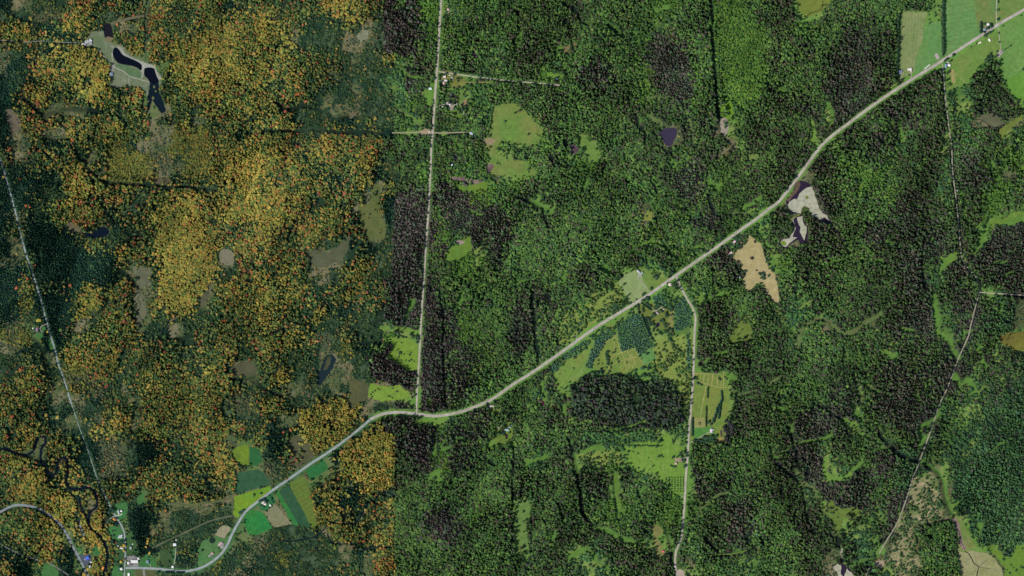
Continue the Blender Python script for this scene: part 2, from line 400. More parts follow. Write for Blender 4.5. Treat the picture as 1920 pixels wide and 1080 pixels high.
# stands with an outline of their own
for ch, pts in [
    ('D', [(1308,575),(1345,560),(1440,560),(1440,690),(1362,692),(1306,690)]),
    ('G', [(1345,560),(1400,545),(1440,600),(1440,650),(1420,690),(1405,600),(1370,590)]),
    ('D', [(1370,700),(1440,690),(1440,800),(1380,835),(1366,830),(1372,760)]),
    ('G', [(1296,835),(1340,832),(1440,800),(1440,860),(1330,890),(1294,870)]),
    ('G', [(1722,985),(1775,975),(1797,1000),(1796,1090),(1735,1090),(1720,1050)]),
    ('V', [(1067,720),(1085,702),(1170,704),(1210,712),(1245,708),(1262,728),(1278,758),(1276,790),(1255,803),(1172,802),(1135,790),(1065,780),(1072,748)]),
    ('O', [(1226,640),(1298,620),(1298,832),(1284,830),(1286,760),(1262,716),(1228,702)]),
    ('S', [(1100,800),(1170,806),(1290,800),(1290,840),(1240,828),(1180,832),(1160,850),(1110,842)]),
    ('O', [(1060,880),(1100,842),(1168,848),(1172,872),(1110,862)]),
    ('P', [(1715,562),(1740,557),(1750,577),(1753,615),(1740,632),(1725,627),(1710,590)]),
    ('P', [(1782,557),(1805,555),(1814,577),(1805,590),(1782,582)]),
    ('P', [(1788,610),(1817,617),(1815,632),(1792,625)]),
    ('P', [(1752,690),(1772,677),(1790,695),(1777,725),(1760,725)]),
    ('P', [(1645,740),(1677,735),(1710,740),(1730,765),(1732,810),(1690,810),(1642,770)]),
    ('P', [(1490,775),(1525,762),(1560,780),(1600,812),(1490,812)]),
    ('P', [(1550,905),(1600,895),(1635,905),(1632,935),(1600,955),(1575,950),(1550,930)]),
    ('P', [(1215,70),(1250,60),(1285,75),(1292,120),(1300,170),(1235,172),(1225,135),(1210,100)]),
    ('P', [(1110,115),(1130,105),(1150,130),(1155,150),(1090,155),(1085,135)]),
    ('P', [(825,345),(855,350),(872,375),(875,400),(885,440),(835,425),(830,400),(820,370)]),
    ('P', [(900,380),(920,378),(960,410),(960,450),(885,440),(880,410)]),
    ('P', [(1310,480),(1345,462),(1350,450),(1362,462),(1372,488),(1388,505),(1392,515),(1378,522),(1350,510)]),
    ('P', [(740,372),(780,350),(800,360),(795,450),(790,560),(786,610),(745,615),(730,560),(735,480)]),
    ('P', [(805,580),(828,570),(832,640),(832,765),(790,765),(788,640)]),
    ('P', [(722,20),(785,10),(780,60),(760,90),(725,80)]),
    ('P', [(700,660),(730,660),(750,690),(772,700),(768,735),(715,715),(692,700)]),
    ('P', [(780,800),(815,805),(810,880),(790,885),(770,860)]),
    ('P', [(1385,935),(1405,925),(1420,945),(1400,985),(1370,1000),(1355,985)]),
    ('P', [(1300,870),(1325,885),(1328,940),(1310,935)]),
    ('P', [(1880,430),(1920,420),(1920,540),(1880,530),(1850,480)]),
    ('P', [(1770,490),(1795,482),(1806,495),(1795,525),(1772,525)]),
    ('P', [(1707,475),(1725,480),(1733,540),(1710,540)]),
    ('D', [(1690,160),(1745,138),(1768,125),(1772,215),(1700,215),(1685,170)]),
    ('g!', [(1776,120),(1870,60),(1885,150),(1905,190),(1925,190),(1925,0),(1776,0)]),
    ('S!', [(1778,170),(1808,160),(1825,150),(1825,225),(1790,232),(1780,200)]),
    ('D!', [(1824,140),(1838,132),(1852,128),(1857,104),(1860,104),(1866,130),(1880,162),(1893,178),(1905,190),(1903,212),(1862,235),(1828,208)]),
    ('H', [(1155,615),(1185,587),(1200,587),(1225,650),(1200,665),(1187,652),(1165,659)]),
    ('H', [(1095,687),(1120,627),(1145,615),(1155,625),(1135,640),(1110,692)]),
    ('H', [(1054,667),(1100,635),(1104,640),(1060,676)]),
    ('H', [(1028,685),(1050,677),(1055,687),(1035,700)]),
    ('H', [(1264,575),(1285,552),(1297,590),(1295,612),(1265,622)]),
    ('H', [(1222,557),(1235,547),(1254,570),(1235,572)]),
    ('H', [(1287,622),(1294,622),(1294,690),(1288,690)]),
    ('C', [(622,845),(637,845),(640,867),(625,872)]),
    ('C', [(500,805),(530,800),(534,825),(528,845),(505,843)]),
    ('C', [(145,815),(165,820),(186,900),(160,905),(150,870)]),
    ('C', [(75,540),(140,545),(130,590),(132,650),(115,660),(100,630),(85,590)]),
    ('C', [(60,400),(110,420),(140,440),(165,470),(215,480),(225,500),(220,530),(70,530),(55,470)]),
    ('C', [(20,310),(55,315),(55,390),(40,400),(28,370)]),
    ('T', [(800,105),(725,100),(730,0),(800,0)] and [(700,295),(722,292),(740,320),(775,340),(742,345),(715,330)]),
    ('Y', [(295,540),(375,540),(370,575),(330,590),(300,580)]),
    ('Y', [(300,400),(370,395),(410,440),(405,520),(370,560),(300,560),(295,480)]),
    ('Y', [(130,90),(175,88),(205,105),(205,165),(160,190),(135,150)]),
    ('Y', [(320,80),(400,60),(445,95),(440,150),(400,170),(330,150)]),
    ('Y', [(560,770),(600,755),(652,745),(655,800),(610,845),(590,855),(560,800)]),
    ('Y', [(655,815),(700,800),(740,815),(735,910),(700,925),(660,900),(640,870)]),
    ('g', [(1735,0),(1765,0),(1765,38),(1750,25)]),
    ('L', [(1345,40),(1430,30),(1440,180),(1400,195),(1350,190),(1342,100)]),
    ('O', [(1058,590),(1115,545),(1165,530),(1170,560),(1140,590),(1070,640),(1048,655),(1045,620)]),
    ('Q', [(1708,905),(1745,885),(1765,910),(1770,950),(1760,975),(1722,980),(1700,950)]),
    ('Q', [(1690,960),(1716,965),(1712,1030),(1735,1060),(1700,1080),(1655,1060),(1670,1030)]),
]:
    stand(ch, pts)

Cn = {c: i for i, c in enumerate(CH)}
# seen colours: ground, then crowns (rgb, weight)
GROUND = {'Y': (60,60,42), 'R': (54,56,42), 'M': (40,50,38), 'm': (36,52,40), 'U': (76,84,46), 'T': (36,58,42), 'C': (20,38,32),
          'B': (74,84,58), 'k': (78,92,58), 'G': (38,56,40), 'L': (52,84,42), 'D': (32,40,36), 'P': (42,40,44), 'E': (34,54,44),
          'S': (78,112,54), 'g': (96,134,62), 'H': (84,122,62), 'V': (52,76,42), 'Q': (104,116,70), 'O': (122,138,68)}
CROWN = {
 'Y': [((150,138,64),.25),((130,128,60),.28),((150,116,60),.13),((108,114,54),.21),((80,98,50),.13)],
 'R': [((150,108,60),.19),((138,126,62),.23),((140,78,58),.08),((106,112,56),.24),((66,90,50),.26)],
 'M': [((134,128,60),.21),((140,106,60),.09),((102,112,54),.26),((64,88,50),.28),((78,98,50),.14),((130,74,56),.02)],
 'm': [((50,74,48),.34),((68,90,48),.33),((94,102,54),.17),((128,116,60),.11),((144,88,56),.05)],
 'U': [((118,122,58),.5),((90,104,56),.38),((144,128,58),.12)],
 'T': [((46,72,48),.44),((60,84,50),.32),((34,54,42),.09),((88,98,54),.12),((120,112,60),.03)],
 'C': [((28,54,44),.6),((40,66,48),.3),((54,78,48),.1)],
 'B': [((86,94,66),.42),((104,100,74),.20),((58,80,56),.28),((128,116,66),.10)],
 'k': [((48,72,56),.42),((84,92,60),.42),((120,110,64),.16)],
 'G': [((70,100,50),.42),((86,114,54),.22),((54,80,48),.26),((72,74,56),.10)],
 'L': [((80,116,50),.54),((98,130,54),.30),((60,88,50),.16)],
 'D': [((58,80,46),.48),((70,94,50),.28),((66,64,54),.24)],
 'O': [((78,104,52),.5),((56,80,48),.35),((100,112,58),.15)],
 'P': [((70,68,58),.40),((58,60,52),.28),((58,78,52),.32)],
 'E': [((58,88,54),.40),((50,78,50),.32),((70,102,54),.20),((62,66,54),.08)],
 'S': [((66,100,56),.5),((48,74,50),.5)],
 'g': [((64,98,54),.5),((46,72,50),.5)],
 'H': [((66,98,82),.6),((54,84,70),.4)],
 'V': [((46,60,48),.5),((60,78,50),.32),((60,56,56),.18)],
 'Q': [((68,94,54),.7),((52,74,50),.3)],
}
KTC = {'Y':1.0,'R':1.0,'M':1.05,'m':1.15,'U':.85,'T':.9,'C':2.1,'B':1.0,'k':1.0,'G':1.2,'L':.95,'D':1.25,'P':1.7,'E':1.4,'S':1.25,'g':1.25,'H':1.5,'V':1.5,'Q':1.3,'O':1.2}
# class: density on its lattice, fine lattice?, radius m, height m, conifer share, shrub share
FORM = {'Y': (.985,0,3.0,12,0,0), 'R': (.98,0,2.85,12,.04,0), 'M': (.97,0,2.8,11.5,.12,0), 'm': (.97,0,2.8,11,.35,0), 'U': (.95,1,2.4,5.5,0,.5),
        'T': (.88,1,2.4,4.6,.2,.6), 'C': (.97,1,2.5,13,1,0), 'B': (.75,1,2.2,5,.05,.6), 'k': (.26,1,2.2,4,.2,.7), 'G': (.98,0,2.9,12.5,.10,0),
        'L': (.93,1,2.4,7,0,.25), 'D': (.97,0,2.85,14.5,.45,0), 'P': (.97,1,2.6,15,.75,0), 'E': (.96,1,2.6,11.5,.6,0), 'S': (.72,0,2.9,8,.15,.3),
        'g': (.10,0,2.7,6,.2,.4), 'H': (.97,1,2.3,7,1,0), 'V': (.93,0,3.3,16,.6,0), 'Q': (.93,1,2.5,8,.3,.2), 'O': (.5,0,2.9,8,.15,.35)}

# ------------------------------------------------------------------ fields, water, roads (all level sheets, a few cm apart)
ZF, ZW, ZR = 0.25, 0.5, 0.75
F = sheet
GR = (104,146,72)
# north-east farm
F('hay_field', [(1691,24),(1700,21),(1740,22),(1732,48),(1730,75),(1718,108),(1716,128),(1712,136),(1686,152),(1687,100)], mat_field((140,156,102),(120,146,88),(4,9),.05,rgb3=(150,150,112)), 'pale mown hay field with tan patches, westernmost field north of the highway', ZF, .3)
F('pasture', [(1732,50),(1748,41),(1764,39),(1766,90),(1766,113),(1720,141),(1713,136),(1717,120),(1719,108),(1731,78)], mat_field((98,150,84),(110,152,86),(-8,7),.05), 'bright green strip field west of the dark hedgerow', ZF, .2)
F('pasture', [(1773,-30),(1825,-30),(1829,30),(1836,60),(1850,62),(1772,112),(1769,60)], mat_field((100,150,86),(112,152,88),(80,12),.05), 'large bright green field east of the dark hedgerow', ZF, .3)
F('rough_pasture', [(1826,-30),(1868,-30),(1866,46),(1850,60),(1837,58),(1830,30)], mat_field((124,138,78),(98,142,78),rgb3=(140,130,84)), 'patchy reddish green pasture west of the farm lane', ZF, .3)
F('rough_pasture', [(1872,-30),(1970,-30),(1965,-12),(1873,46)], mat_field((122,144,82),(104,142,70),rgb3=(146,134,96)), 'patchy pasture in the top corner north of the highway', ZF, .3)
F('pasture', [(1876,52),(1990,-15),(1990,110),(1926,128),(1883,152),(1878,118),(1879,100)], mat_field((112,156,84),(104,150,76),(-50,14),.03), 'wide smooth green field beside the mast', ZF, .3)
F('rough_pasture', [(1776,120),(1869,56),(1874,90),(1874,112),(1858,100),(1845,117),(1825,132),(1817,150),(1808,158),(1776,170)], mat_field((104,150,68),(120,146,76),(30,9),.04,rgb3=(132,136,88)), 'green pasture south of the highway around the white houses', ZF, .4)
F('pasture', [(1876,114),(1882,153),(1926,129),(1990,112),(1990,190),(1905,188),(1893,170),(1880,155)], mat_field((106,158,66),(96,146,60)), 'yellowish green pasture below the boundary line of the mast field', ZF, .5)
F('track', [(1780,130),(1788,130),(1792,153),(1788,158),(1785,155)], mat_field((168,158,104),(150,150,90)), 'short straw coloured strip of dry ground behind the farmhouse', ZF+.12, .2)
# highway centre
F('hay_field', [(1160,527),(1172,513),(1195,504),(1218,546),(1187,567),(1181,569),(1171,551),(1160,533)], mat_field((148,168,114),(134,160,98),(-28,6),.05), 'pale green mown field beside the long drive', ZF, .2)
F('lawn', [(1196,504),(1206,500),(1222,510),(1240,522),(1262,518),(1219,545)], mat_field((100,146,70),(120,142,72)), 'green lawn east of the long straight drive', ZF, .5)
F('dry_field', [(1405,441),(1400,446),(1395,458),(1380,470),(1371,480),(1383,492),(1392,504),(1399,510),(1392,522),(1394,535),(1403,547),(1412,540),(1418,531),(1427,530),(1436,545),(1450,565),(1457,572),(1461,565),(1460,548),(1457,530),(1452,512),(1441,502),(1436,490),(1431,468),(1427,457),(1414,447)], mat_field((186,170,122),(176,164,112),(40,8),.04,rgb3=(196,178,140)), 'dry tan mown field of irregular outline south of the highway', ZF, .8)
F('nursery_field', [(1154,625),(1164,660),(1189,652),(1207,685),(1190,692),(1172,701),(1132,702),(1110,687),(1135,643)], mat_field((128,146,72),(108,144,68),(68,7),.05), 'olive green tree nursery ground crossed by thin pale paths', ZF, .2)
F('lawn', [(1199,666),(1221,653),(1230,672),(1208,685)], mat_field((104,154,86),(98,148,80)), 'bright green plot at the east end of the nursery', ZF, .2)
F('meadow', [(1180,583),(1148,612),(1124,620),(1118,632),(1108,655),(1095,686),(1085,698),(1070,708),(1063,722),(1056,742),(1045,728),(1034,702),(1060,680),(1100,652),(1106,640),(1110,630),(1150,600),(1172,586)], mat_field((108,152,68),(124,148,74),(35,10),.03,rgb3=(136,142,84)), 'long bright green meadow between the highway and the plantations', ZF, .8)
F('nursery_field', [(1301,698),(1354,699),(1360,693),(1364,725),(1368,760),(1362,785),(1358,812),(1362,832),(1345,829),(1310,822),(1293,831),(1297,770),(1299,720)], mat_field((126,142,70),(104,144,66),(8,7),.06,rgb3=(150,140,86)), 'long nursery field with pale grass lanes east of the gravel road', ZF, .4)
F('lawn', [(1299,802),(1322,801),(1332,798),(1342,806),(1340,818),(1326,812),(1302,826)], mat_field((88,146,70),(78,136,66)), 'green lawn around the lilac barn', ZF+.12, .3)
F('plot', [(1301,783),(1322,783),(1322,801),(1302,802)], mat_field((152,152,96),(140,146,84)), 'straw coloured square plot north of the barn lawn', ZF+.12, .2)
F('meadow', [(1397,590),(1404,600),(1416,636),(1390,640),(1370,643),(1364,640),(1378,612)], mat_field((114,136,66),(98,128,58)), 'olive triangular clearing in the woods east of the gravel road', ZF, 1.0)
F('meadow', [(1202,414),(1217,391),(1224,400),(1222,414),(1212,413)], mat_field((138,148,74),(126,142,70)), 'small isolated olive clearing deep in the green forest', ZF, .6)
F('marsh_meadow', [(925,200),(940,195),(965,193),(985,208),(1000,225),(1018,242),(1010,268),(985,272),(955,270),(940,262),(930,280),(937,298),(985,300),(1002,314),(1003,330),(975,335),(945,325),(920,330),(915,300),(910,275),(905,262),(918,245),(920,220)], mat_field((106,146,68),(128,140,78),rgb3=(94,128,62)), 'large soft green wet meadow with tan patches', ZF, 2.0)
F('marsh_meadow', [(1082,252),(1100,252),(1120,265),(1120,300),(1105,308),(1098,290),(1085,270)], mat_field((116,150,78),(104,140,66)), 'small light green wet meadow east of the large one', ZF, 2.0)
F('meadow', [(728,632),(767,635),(784,648),(784,692),(763,696),(745,680),(725,670),(737,650)], mat_field((126,160,66),(116,152,60)), 'bright lime meadow against the west side of the straight road', ZF, 1.2)
F('meadow', [(692,717),(720,724),(750,722),(768,737),(762,748),(718,753),(690,745)], mat_field((126,160,66),(114,152,60)), 'bright lime meadow below the purple spruce stand', ZF, 1.2)
F('fallow_field', [(655,705),(668,712),(692,720),(690,746),(672,757),(655,770)], mat_field((92,98,64),(82,92,62)), 'dull olive wedge of fallow ground west of the lime meadow', ZF, .6)
F('fallow_field', [(697,343),(715,345),(711,370),(717,412),(724,420),(722,448),(691,450),(680,428),(672,405),(670,383),(692,382)], mat_field((104,114,66),(88,108,62),rgb3=(70,100,62)), 'narrow olive field shaped like a boot in the autumn woods', ZF, .8)
F('marsh_meadow', [(573,463),(578,488),(597,502),(615,500),(640,485),(652,470),(657,443),(640,448),(630,460),(615,475),(605,470),(612,448),(600,462),(585,468)], mat_field((98,102,78),(84,94,68)), 'grey olive crescent of open marsh in the autumn woods', ZF, 1.2)
# south-west farm
F('crop_field', [(446,886),(485,880),(498,890),(507,907),(440,928),(442,905)], mat_field((48,92,66),(60,102,70)), 'dark teal field north of the highway bend', ZF, .3)
F('crop_field', [(440,931),(507,910),(508,919),(480,940),(462,954),(446,972),(437,965)], mat_field((122,158,48),(98,152,56),(20,8),.06,rgb3=(138,148,50)), 'yellow green strip field along the north side of the highway', ZF, .3)
F('crop_field', [(432,842),(450,836),(466,833),(467,872),(455,872),(434,857)], mat_field((116,146,50),(96,124,52)), 'lime green field west of the small green square', ZF, .8)
F('crop_field', [(468,838),(485,840),(492,865),(480,872),(468,874)], mat_field((50,112,64),(46,98,60)), 'small dark green square field north of the highway', ZF, .5)
F('crop_field', [(573,882),(606,863),(613,871),(614,880),(583,901)], mat_field((44,122,66),(50,112,62)), 'vivid green parallelogram field south of the highway', ZF, .3)
F('crop_field', [(541,907),(568,891),(577,905),(588,950),(595,986),(584,990),(572,964)], mat_field((92,126,54),(104,122,58),(60,12),.06,rgb3=(112,116,62)), 'olive green field along the autumn wood edge', ZF, .3)
F('crop_field', [(523,920),(541,908),(572,965),(582,990),(562,987)], mat_field((46,90,64),(56,98,66)), 'dark teal strip field beside the olive one', ZF, .2)
F('crop_field', [(516,924),(522.6,920.4),(561.5,986),(549,984)], mat_field((50,128,64),(58,122,62)), 'narrow vivid green strip field', ZF, .2)
F('plowed_field', [(496,960),(517,945),(549,983),(530,986),(512,990)], mat_field((138,136,102),(118,130,96),(55,7),.05,rgb3=(158,148,120)), 'grey brown bare field below the white farmhouse', ZF, .3)
F('lawn', [(486,944),(510,925),(518,942),(497,958),(488,956)], mat_field((46,124,72),(54,118,70)), 'emerald lawn around the white farmhouse', ZF, .2)
F('crop_field', [(458,967),(470,956),(486,958),(496,966),(511,990),(480,1004),(466,1000),(458,985)], mat_field((46,132,68),(62,132,60),(20,10),.07), 'vivid green field west of the bare brown field', ZF, .3)
F('lawn', [(393,1007),(412,1004),(424,1010),(428,1000),(436,985),(438,990),(428,1018),(420,1033),(405,1050),(371,1064),(371,1030),(380,1014)], mat_field((72,130,74),(88,128,76)), 'green lawn around the round pond inside the highway bend', ZF, .6)
F('gravel_lot', [(402,1000),(408,990),(425,984),(432,990),(428,998),(420,1009),(408,1005)], mat_field((168,156,128),(146,146,112)), 'pale sandy bare patch north of the round pond', ZF+.12, 1.6)
for i, (pts, lb) in enumerate([
    ([(213,946),(226,941),(237,942),(240,956),(232,972),(222,974),(214,960)], 'green lawn around the grey roofed house by the bridge road'),
    ([(204,984),(224,988),(232,1000),(233,1012),(222,1018),(208,1008),(201,995)], 'green lawn west of the village lane'),
    ([(258,930),(270,922),(272,943),(256,947)], 'small bluish green clearing in the conifers'),
    ([(261,1064),(263,1050),(273,1039),(280,1038),(292,1052),(292,1065)], 'five sided village lawn with the round blue grey house'),
    ([(210,1060),(230,1062),(230,1100),(206,1100)], 'green lawn at the foot of the village lane'),
    ([(76,1062),(84,1055),(98,1058),(110,1072),(108,1090),(76,1088)], 'round green lawn in the lower left woods'),
    ([(238,1069),(250,1069),(253,1090),(238,1090)], 'green lawn around the white trailer'),
    ([(143,1022),(156,1030),(160,1038),(150,1042),(146,1035)], 'green verge above the blue roofed store'),
    ([(323,1028),(328,1026),(330,1036),(327,1058),(324,1058)], 'narrow green strip beside the white cottage drive'),
    ([(68,622),(80,624),(81,632),(73,636),(68,630)], 'round green lawn south of the maroon roofed house'),
    ([(77,612),(84,611),(86,619),(79,621)], 'green lawn inside the curved drive'),
    ([(88,632),(98,630),(104,652),(94,658)], 'green lawn strip beside the western road'),
    ([(172,1015),(180,1020),(188,1036),(186,1045),(176,1040)], 'green clearing between river and store'),
    ]):
    F('lawn', pts, mat_field((58 + 6 * (i % 3), 126, 70), (74, 118, 68)), lb, ZF, .7)
F('parking_lot', [(149,1042),(165,1037.5),(171,1043),(171,1053),(160,1061.5),(157,1056),(152,1047)], mat_field((92,98,118),(84,90,106)), 'blue grey asphalt lot around the blue roofed store', ZF+.12)
F('gravel_lot', [(237,1043),(250,1041),(260,1046),(260,1063),(250,1064),(239,1060)], mat_field((150,150,146),(134,134,130)), 'grey gravel yard around the long white shop', ZF+.12, .4)
# pond park, top left
F('park_ground', [(165,60),(195,58),(197,74),(215,84),(229,84),(236,92),(250,105),(275,116),(290,122),(297,135),(304,142),(300,160),(285,168),(278,182),(264,164),(240,160),(222,164),(205,162),(206,120),(196,104),(182,90),(168,80)], mat_field((102,124,88),(126,136,112),rgb3=(140,144,126)), 'grey green open ground around the two dark ponds', ZF, 1.0)
F('lawn', [(217,121),(238,122),(256,128),(264,137),(265,146),(245,142),(230,132)], mat_field((66,118,76),(110,128,94),(20,5),.08), 'striped green lawn between the ponds and the path', ZF+.1, .4)
F('sand_bank', [(212,92),(216,88),(222,87),(228,90),(234,100),(246,107),(262,114),(276,119),(291,123),(294,134),(300,142),(304,148),(296,151),(290,128),(272,127),(268,145),(264,132),(266,122),(250,114),(233,107),(224,97),(219,89),(213,97),(211,106),(213,118),(210,112),(209,100)], mat_field((172,172,158),(150,156,140)), 'pale sandy bank curving round the two ponds', ZF+.2, .5)
F('gravel_lot', [(206,116),(216,122),(214,135),(211,145),(206,145)], mat_field((142,148,138),(126,136,120)), 'grey gravel patch beside the park building', ZF+.12, .5)
WD = mat_water((5,10,22))
F('pond', [(140+x/12, 50+y/12) for x, y in [(845,600),(870,500),(910,460),(950,468),(1010,530),(1080,640),(1200,690),(1430,790),(1520,860),(1512,970),(1480,990),(1400,912),(1200,862),(1050,850),(920,780)]], WD, 'long dark blue pond, upper of the two park ponds', ZW, 0, True)
F('pond', [(270,129),(274,126.5),(289,126.5),(292,140),(298,150),(297,156),(290,160),(282,158),(278,148),(270,142)], WD, 'dark blue pond right below the long one', ZW, 0, True)
F('pond', [(281,157),(297,156),(299,175),(306,190),(311,208),(303,213),(297,205),(291,196),(285,188),(281,200),(277,212),(275,208),(279,190),(277,180)], mat_water((12,26,36)), 'dark marshy tail of the lower park pond', ZW+.1, .7)
for x, y, r_ in [(289,163,3),(292,171,2.4),(287,184,3.5)]:
    F('island', [(x+r_*math.cos(a)*.7, y+r_*math.sin(a)) for a in [k*math.pi/4 for k in range(8)]], mat_field((112,122,78),(92,106,70)), None, ZW+.3, .3)['label'] = 'olive grass islet at row %d of the marshy pond' % y
D.objects['island']['label'] = 'upper olive grass islet in the marshy pond'
D.objects['island.001']['label'] = 'middle olive grass islet in the marshy pond'
D.objects['island.002']['label'] = 'lowest olive grass islet in the marshy pond'
F('pond', [(195,46),(201,44),(208,45),(211,58),(213,72),(206,70),(203,74),(197,72),(194,56)], mat_water((26,24,30)), 'small brownish black pond north of the park', ZW, .8)
F('mud_bank', [(197,71),(203,68),(212,71),(213,76),(206,78),(198,77)], mat_field((138,122,94),(112,110,80)), 'brown mud bank at the foot of the small north pond', ZW+.1, .7)
F('pond', [(150,435),(160,437),(170,436),(178,430),(186,426),(200,425),(205,434),(204,440),(195,443),(180,448),(168,444),(155,440)], mat_water((8,20,34)), 'dark sickle shaped pond in the western forest', ZW, .4, True)
F('mud_bank', [(122,420),(132,416),(142,420),(152,428),(148,436),(136,436),(128,430)], mat_field((112,104,80),(92,96,72)), 'brown bog at the west end of the sickle pond', ZF, 1.2)
F('pond', [(605,680),(613,665),(622,664),(630,673),(624,690),(612,708),(602,724),(592,721),(596,705)], mat_water((26,42,44)), 'long murky dark pond in the western brush', ZW, 1.0)
F('island', [(610,682),(614,668),(620,668),(620,680),(612,694),(606,694)], mat_field((78,84,60),(62,74,54)), 'olive reed bed inside the long murky pond', ZW+.15, .7)
F('pond', [(1232,250),(1240,243),(1250,240),(1270,240),(1268,255),(1262,268),(1255,276),(1247,270),(1240,260)], mat_water((58,50,68)), 'violet brown pond in the northern forest', ZW, 1.0)
zb = lambda L: [(1440 + x / 7.2, 330 + y / 7.2) for x, y in L]
PW = mat_water((46,34,52))
LILY = mat_field((188,186,164),(180,180,154),None,.0,.5,.05,.5,rgb3=(104,92,78))
F('beaver_pond', zb([(430,60),(520,80),(580,120),(640,270),(700,440),(800,530),(850,600),(860,640),(800,650),(700,600),(590,540),(550,430),(500,400),(455,430),(440,510),(350,500),(300,490),(262,420),(240,330),(320,260),(350,170)]), PW, 'purple brown water of the large beaver pond east of the highway', ZW, .5)
F('beaver_pond', zb([(320,570),(400,545),(470,530),(480,600),(540,670),(530,880),(440,920),(400,860),(300,920),(250,975),(170,950),(145,910),(160,870),(210,840),(290,830),(340,750),(365,680),(315,630)]), PW, 'purple brown water of the lower beaver pond', ZW, .5)
F('lily_pads', zb([(600,150),(540,150),(470,190),(420,240),(400,300),(330,320),(290,350),(265,400),(300,470),(350,485),(400,500),(440,505),(455,440),(500,400),(545,425),(590,530),(700,590),(730,580),(760,560),(830,600),(800,540),(740,500),(690,430),(640,290)]), LILY, 'pale cream lily pads covering the upper beaver pond', ZW+.2, 1.1, kind='stuff')
F('lily_pads', zb([(325,590),(390,560),(400,620),(440,700),(430,760),(470,830),(490,870),(520,760),(525,690),(480,640),(465,590),(470,540),(410,550),(330,580),(365,650),(375,700),(330,820),(395,830),(300,895),(240,960),(180,930),(165,900),(200,845),(290,840),(350,740),(360,670)]), LILY, 'pale cream lily pads covering the lower beaver pond', ZW+.2, .7, kind='stuff')
F('island', zb([(170,890),(200,872),(245,890),(245,925),(210,940),(175,925)]), mat_field((122,148,56),(108,138,50)), 'round lime green islet at the south end of the lily pads', ZW+.4, .2, True)
F('island', zb([(500,275),(540,268),(552,300),(520,315)]), mat_field((122,140,72),(108,128,60)), 'small green islet in the upper lily pads', ZW+.4, .4)
F('bog', zb([(850,600),(900,660),(980,790),(1040,900),(1100,1020),(1085,1035),(990,930),(900,790),(830,670)]), mat_field((92,94,74),(74,66,66),rgb3=(120,104,84)), 'grey brown marshy drain running southeast from the beaver pond', ZF+.2, 1.0)
F('causeway', zb([(275,590),(300,570),(450,500),(465,510),(330,575),(310,615)]), mat_field((118,134,74),(110,122,66)), 'green beaver dam between upper and lower lily pads', ZW+.4, .3)
F('meadow', zb([(455,440),(480,415),(540,430),(575,520),(600,560),(560,620),(480,600),(465,540)]), mat_field((78,104,56),(62,88,48)), 'dark green point of land between the two beaver pond arms', ZW+.3, .6, clear=False)
F('bog', zb([(420,60),(440,120),(390,220),(330,280),(280,340),(240,330),(320,250),(350,160),(370,90)]), mat_field((112,92,78),(96,86,66)), 'brown bog shore on the northwest of the beaver pond', ZW+.3, .9)
F('bog', [(1350,222),(1362,220),(1367,240),(1360,258),(1352,250)], mat_field((178,166,148),(158,148,134)), 'pale grey dried bog below the lime patch', ZF, 1.0)
F('meadow', [(1352,193),(1372,192),(1375,212),(1366,221),(1350,220)], mat_field((112,154,46),(102,146,46)), 'lime green patch above the pale dried bog', ZF, .8)
F('bog', [(1867,630),(1885,624),(1905,622),(2000,618),(2000,656),(1902,657),(1880,645)], mat_field((120,128,56),(104,92,50),rgb3=(98,74,46)), 'yellow brown bog at the right edge of the forest', ZF, 1.0)
F('marsh_meadow', [(1490,-20),(1500,22),(1515,32),(1528,27),(1540,22),(1555,8),(1562,-20)], mat_field((112,134,58),(124,138,66)), 'olive marsh in the forest at the top edge', ZF, 1.0)
F('bog', [(838,325),(850,330),(870,331),(888,338),(905,335),(906,340),(890,346),(868,341),(845,336)], mat_field((150,132,120),(110,86,92)), 'pink grey bog strip with purple pools south of the square wood', ZF+.15, 1.0)
F('marsh_meadow', [(850,345),(880,347),(915,338),(912,356),(888,366),(862,358)], mat_field((120,146,56),(96,138,60)), 'yellow green marsh below the pink grey bog', ZF, 1.2)
F('marsh_meadow', [(842,465),(862,452),(882,440),(885,465),(870,480),(855,490),(832,488)], mat_field((112,144,56),(92,134,58)), 'yellow green marsh with a small pale pool east of the straight road', ZF, 1.2)
F('bog', [(852,452),(862,450),(872,453),(866,458),(854,458)], mat_field((176,158,150),(150,128,124)), 'small pale pink bog pool', ZF+.12, .6)
F('bog', [(912,310),(920,305),(926,312),(920,322),(912,325)], mat_field((150,130,118),(88,66,72)), 'small purple brown pool in the wet meadow', ZF+.2, .8)
F('bog', [(905,263),(918,258),(930,262),(922,272),(910,272)], mat_field((172,148,120),(150,136,100)), 'tan bare patch at the north arm of the wet meadow', ZF+.2, 1.0)
F('bog', [(1068,272),(1080,272),(1086,282),(1078,290),(1070,284)], mat_field((110,92,96),(80,62,76)), 'purple pool west of the small wet meadow', ZF, .9)
F('bog', [(882,95),(890,96),(897,108),(890,110)], mat_field((150,132,130),(112,92,100)), 'tiny purple grey pool in the northern woods', ZF, .6)
F('mudflat', [(1797,1024),(1812,1031),(1835,1035),(1851,1037),(1865,1047),(1879,1068),(1884,1120),(1800,1120),(1799,1060)], mat_field((164,158,118),(146,154,100),rgb3=(122,144,80)), 'pale tan dried pond bed with dark forked streams', ZF, .8)
F('meadow', [(1800,975),(1808,985),(1812,1000),(1822,1014),(1840,1028),(1855,1033),(1870,1047),(1884,1066),(1890,1120),(2000,1120),(2000,1040),(1920,1020),(1905,1025),(1893,1045),(1880,1040),(1862,1020),(1845,1034),(1828,1020),(1815,990)], mat_field((98,140,60),(108,142,54)), 'green meadow rim around the dried pond bed', ZF-.05, .8)
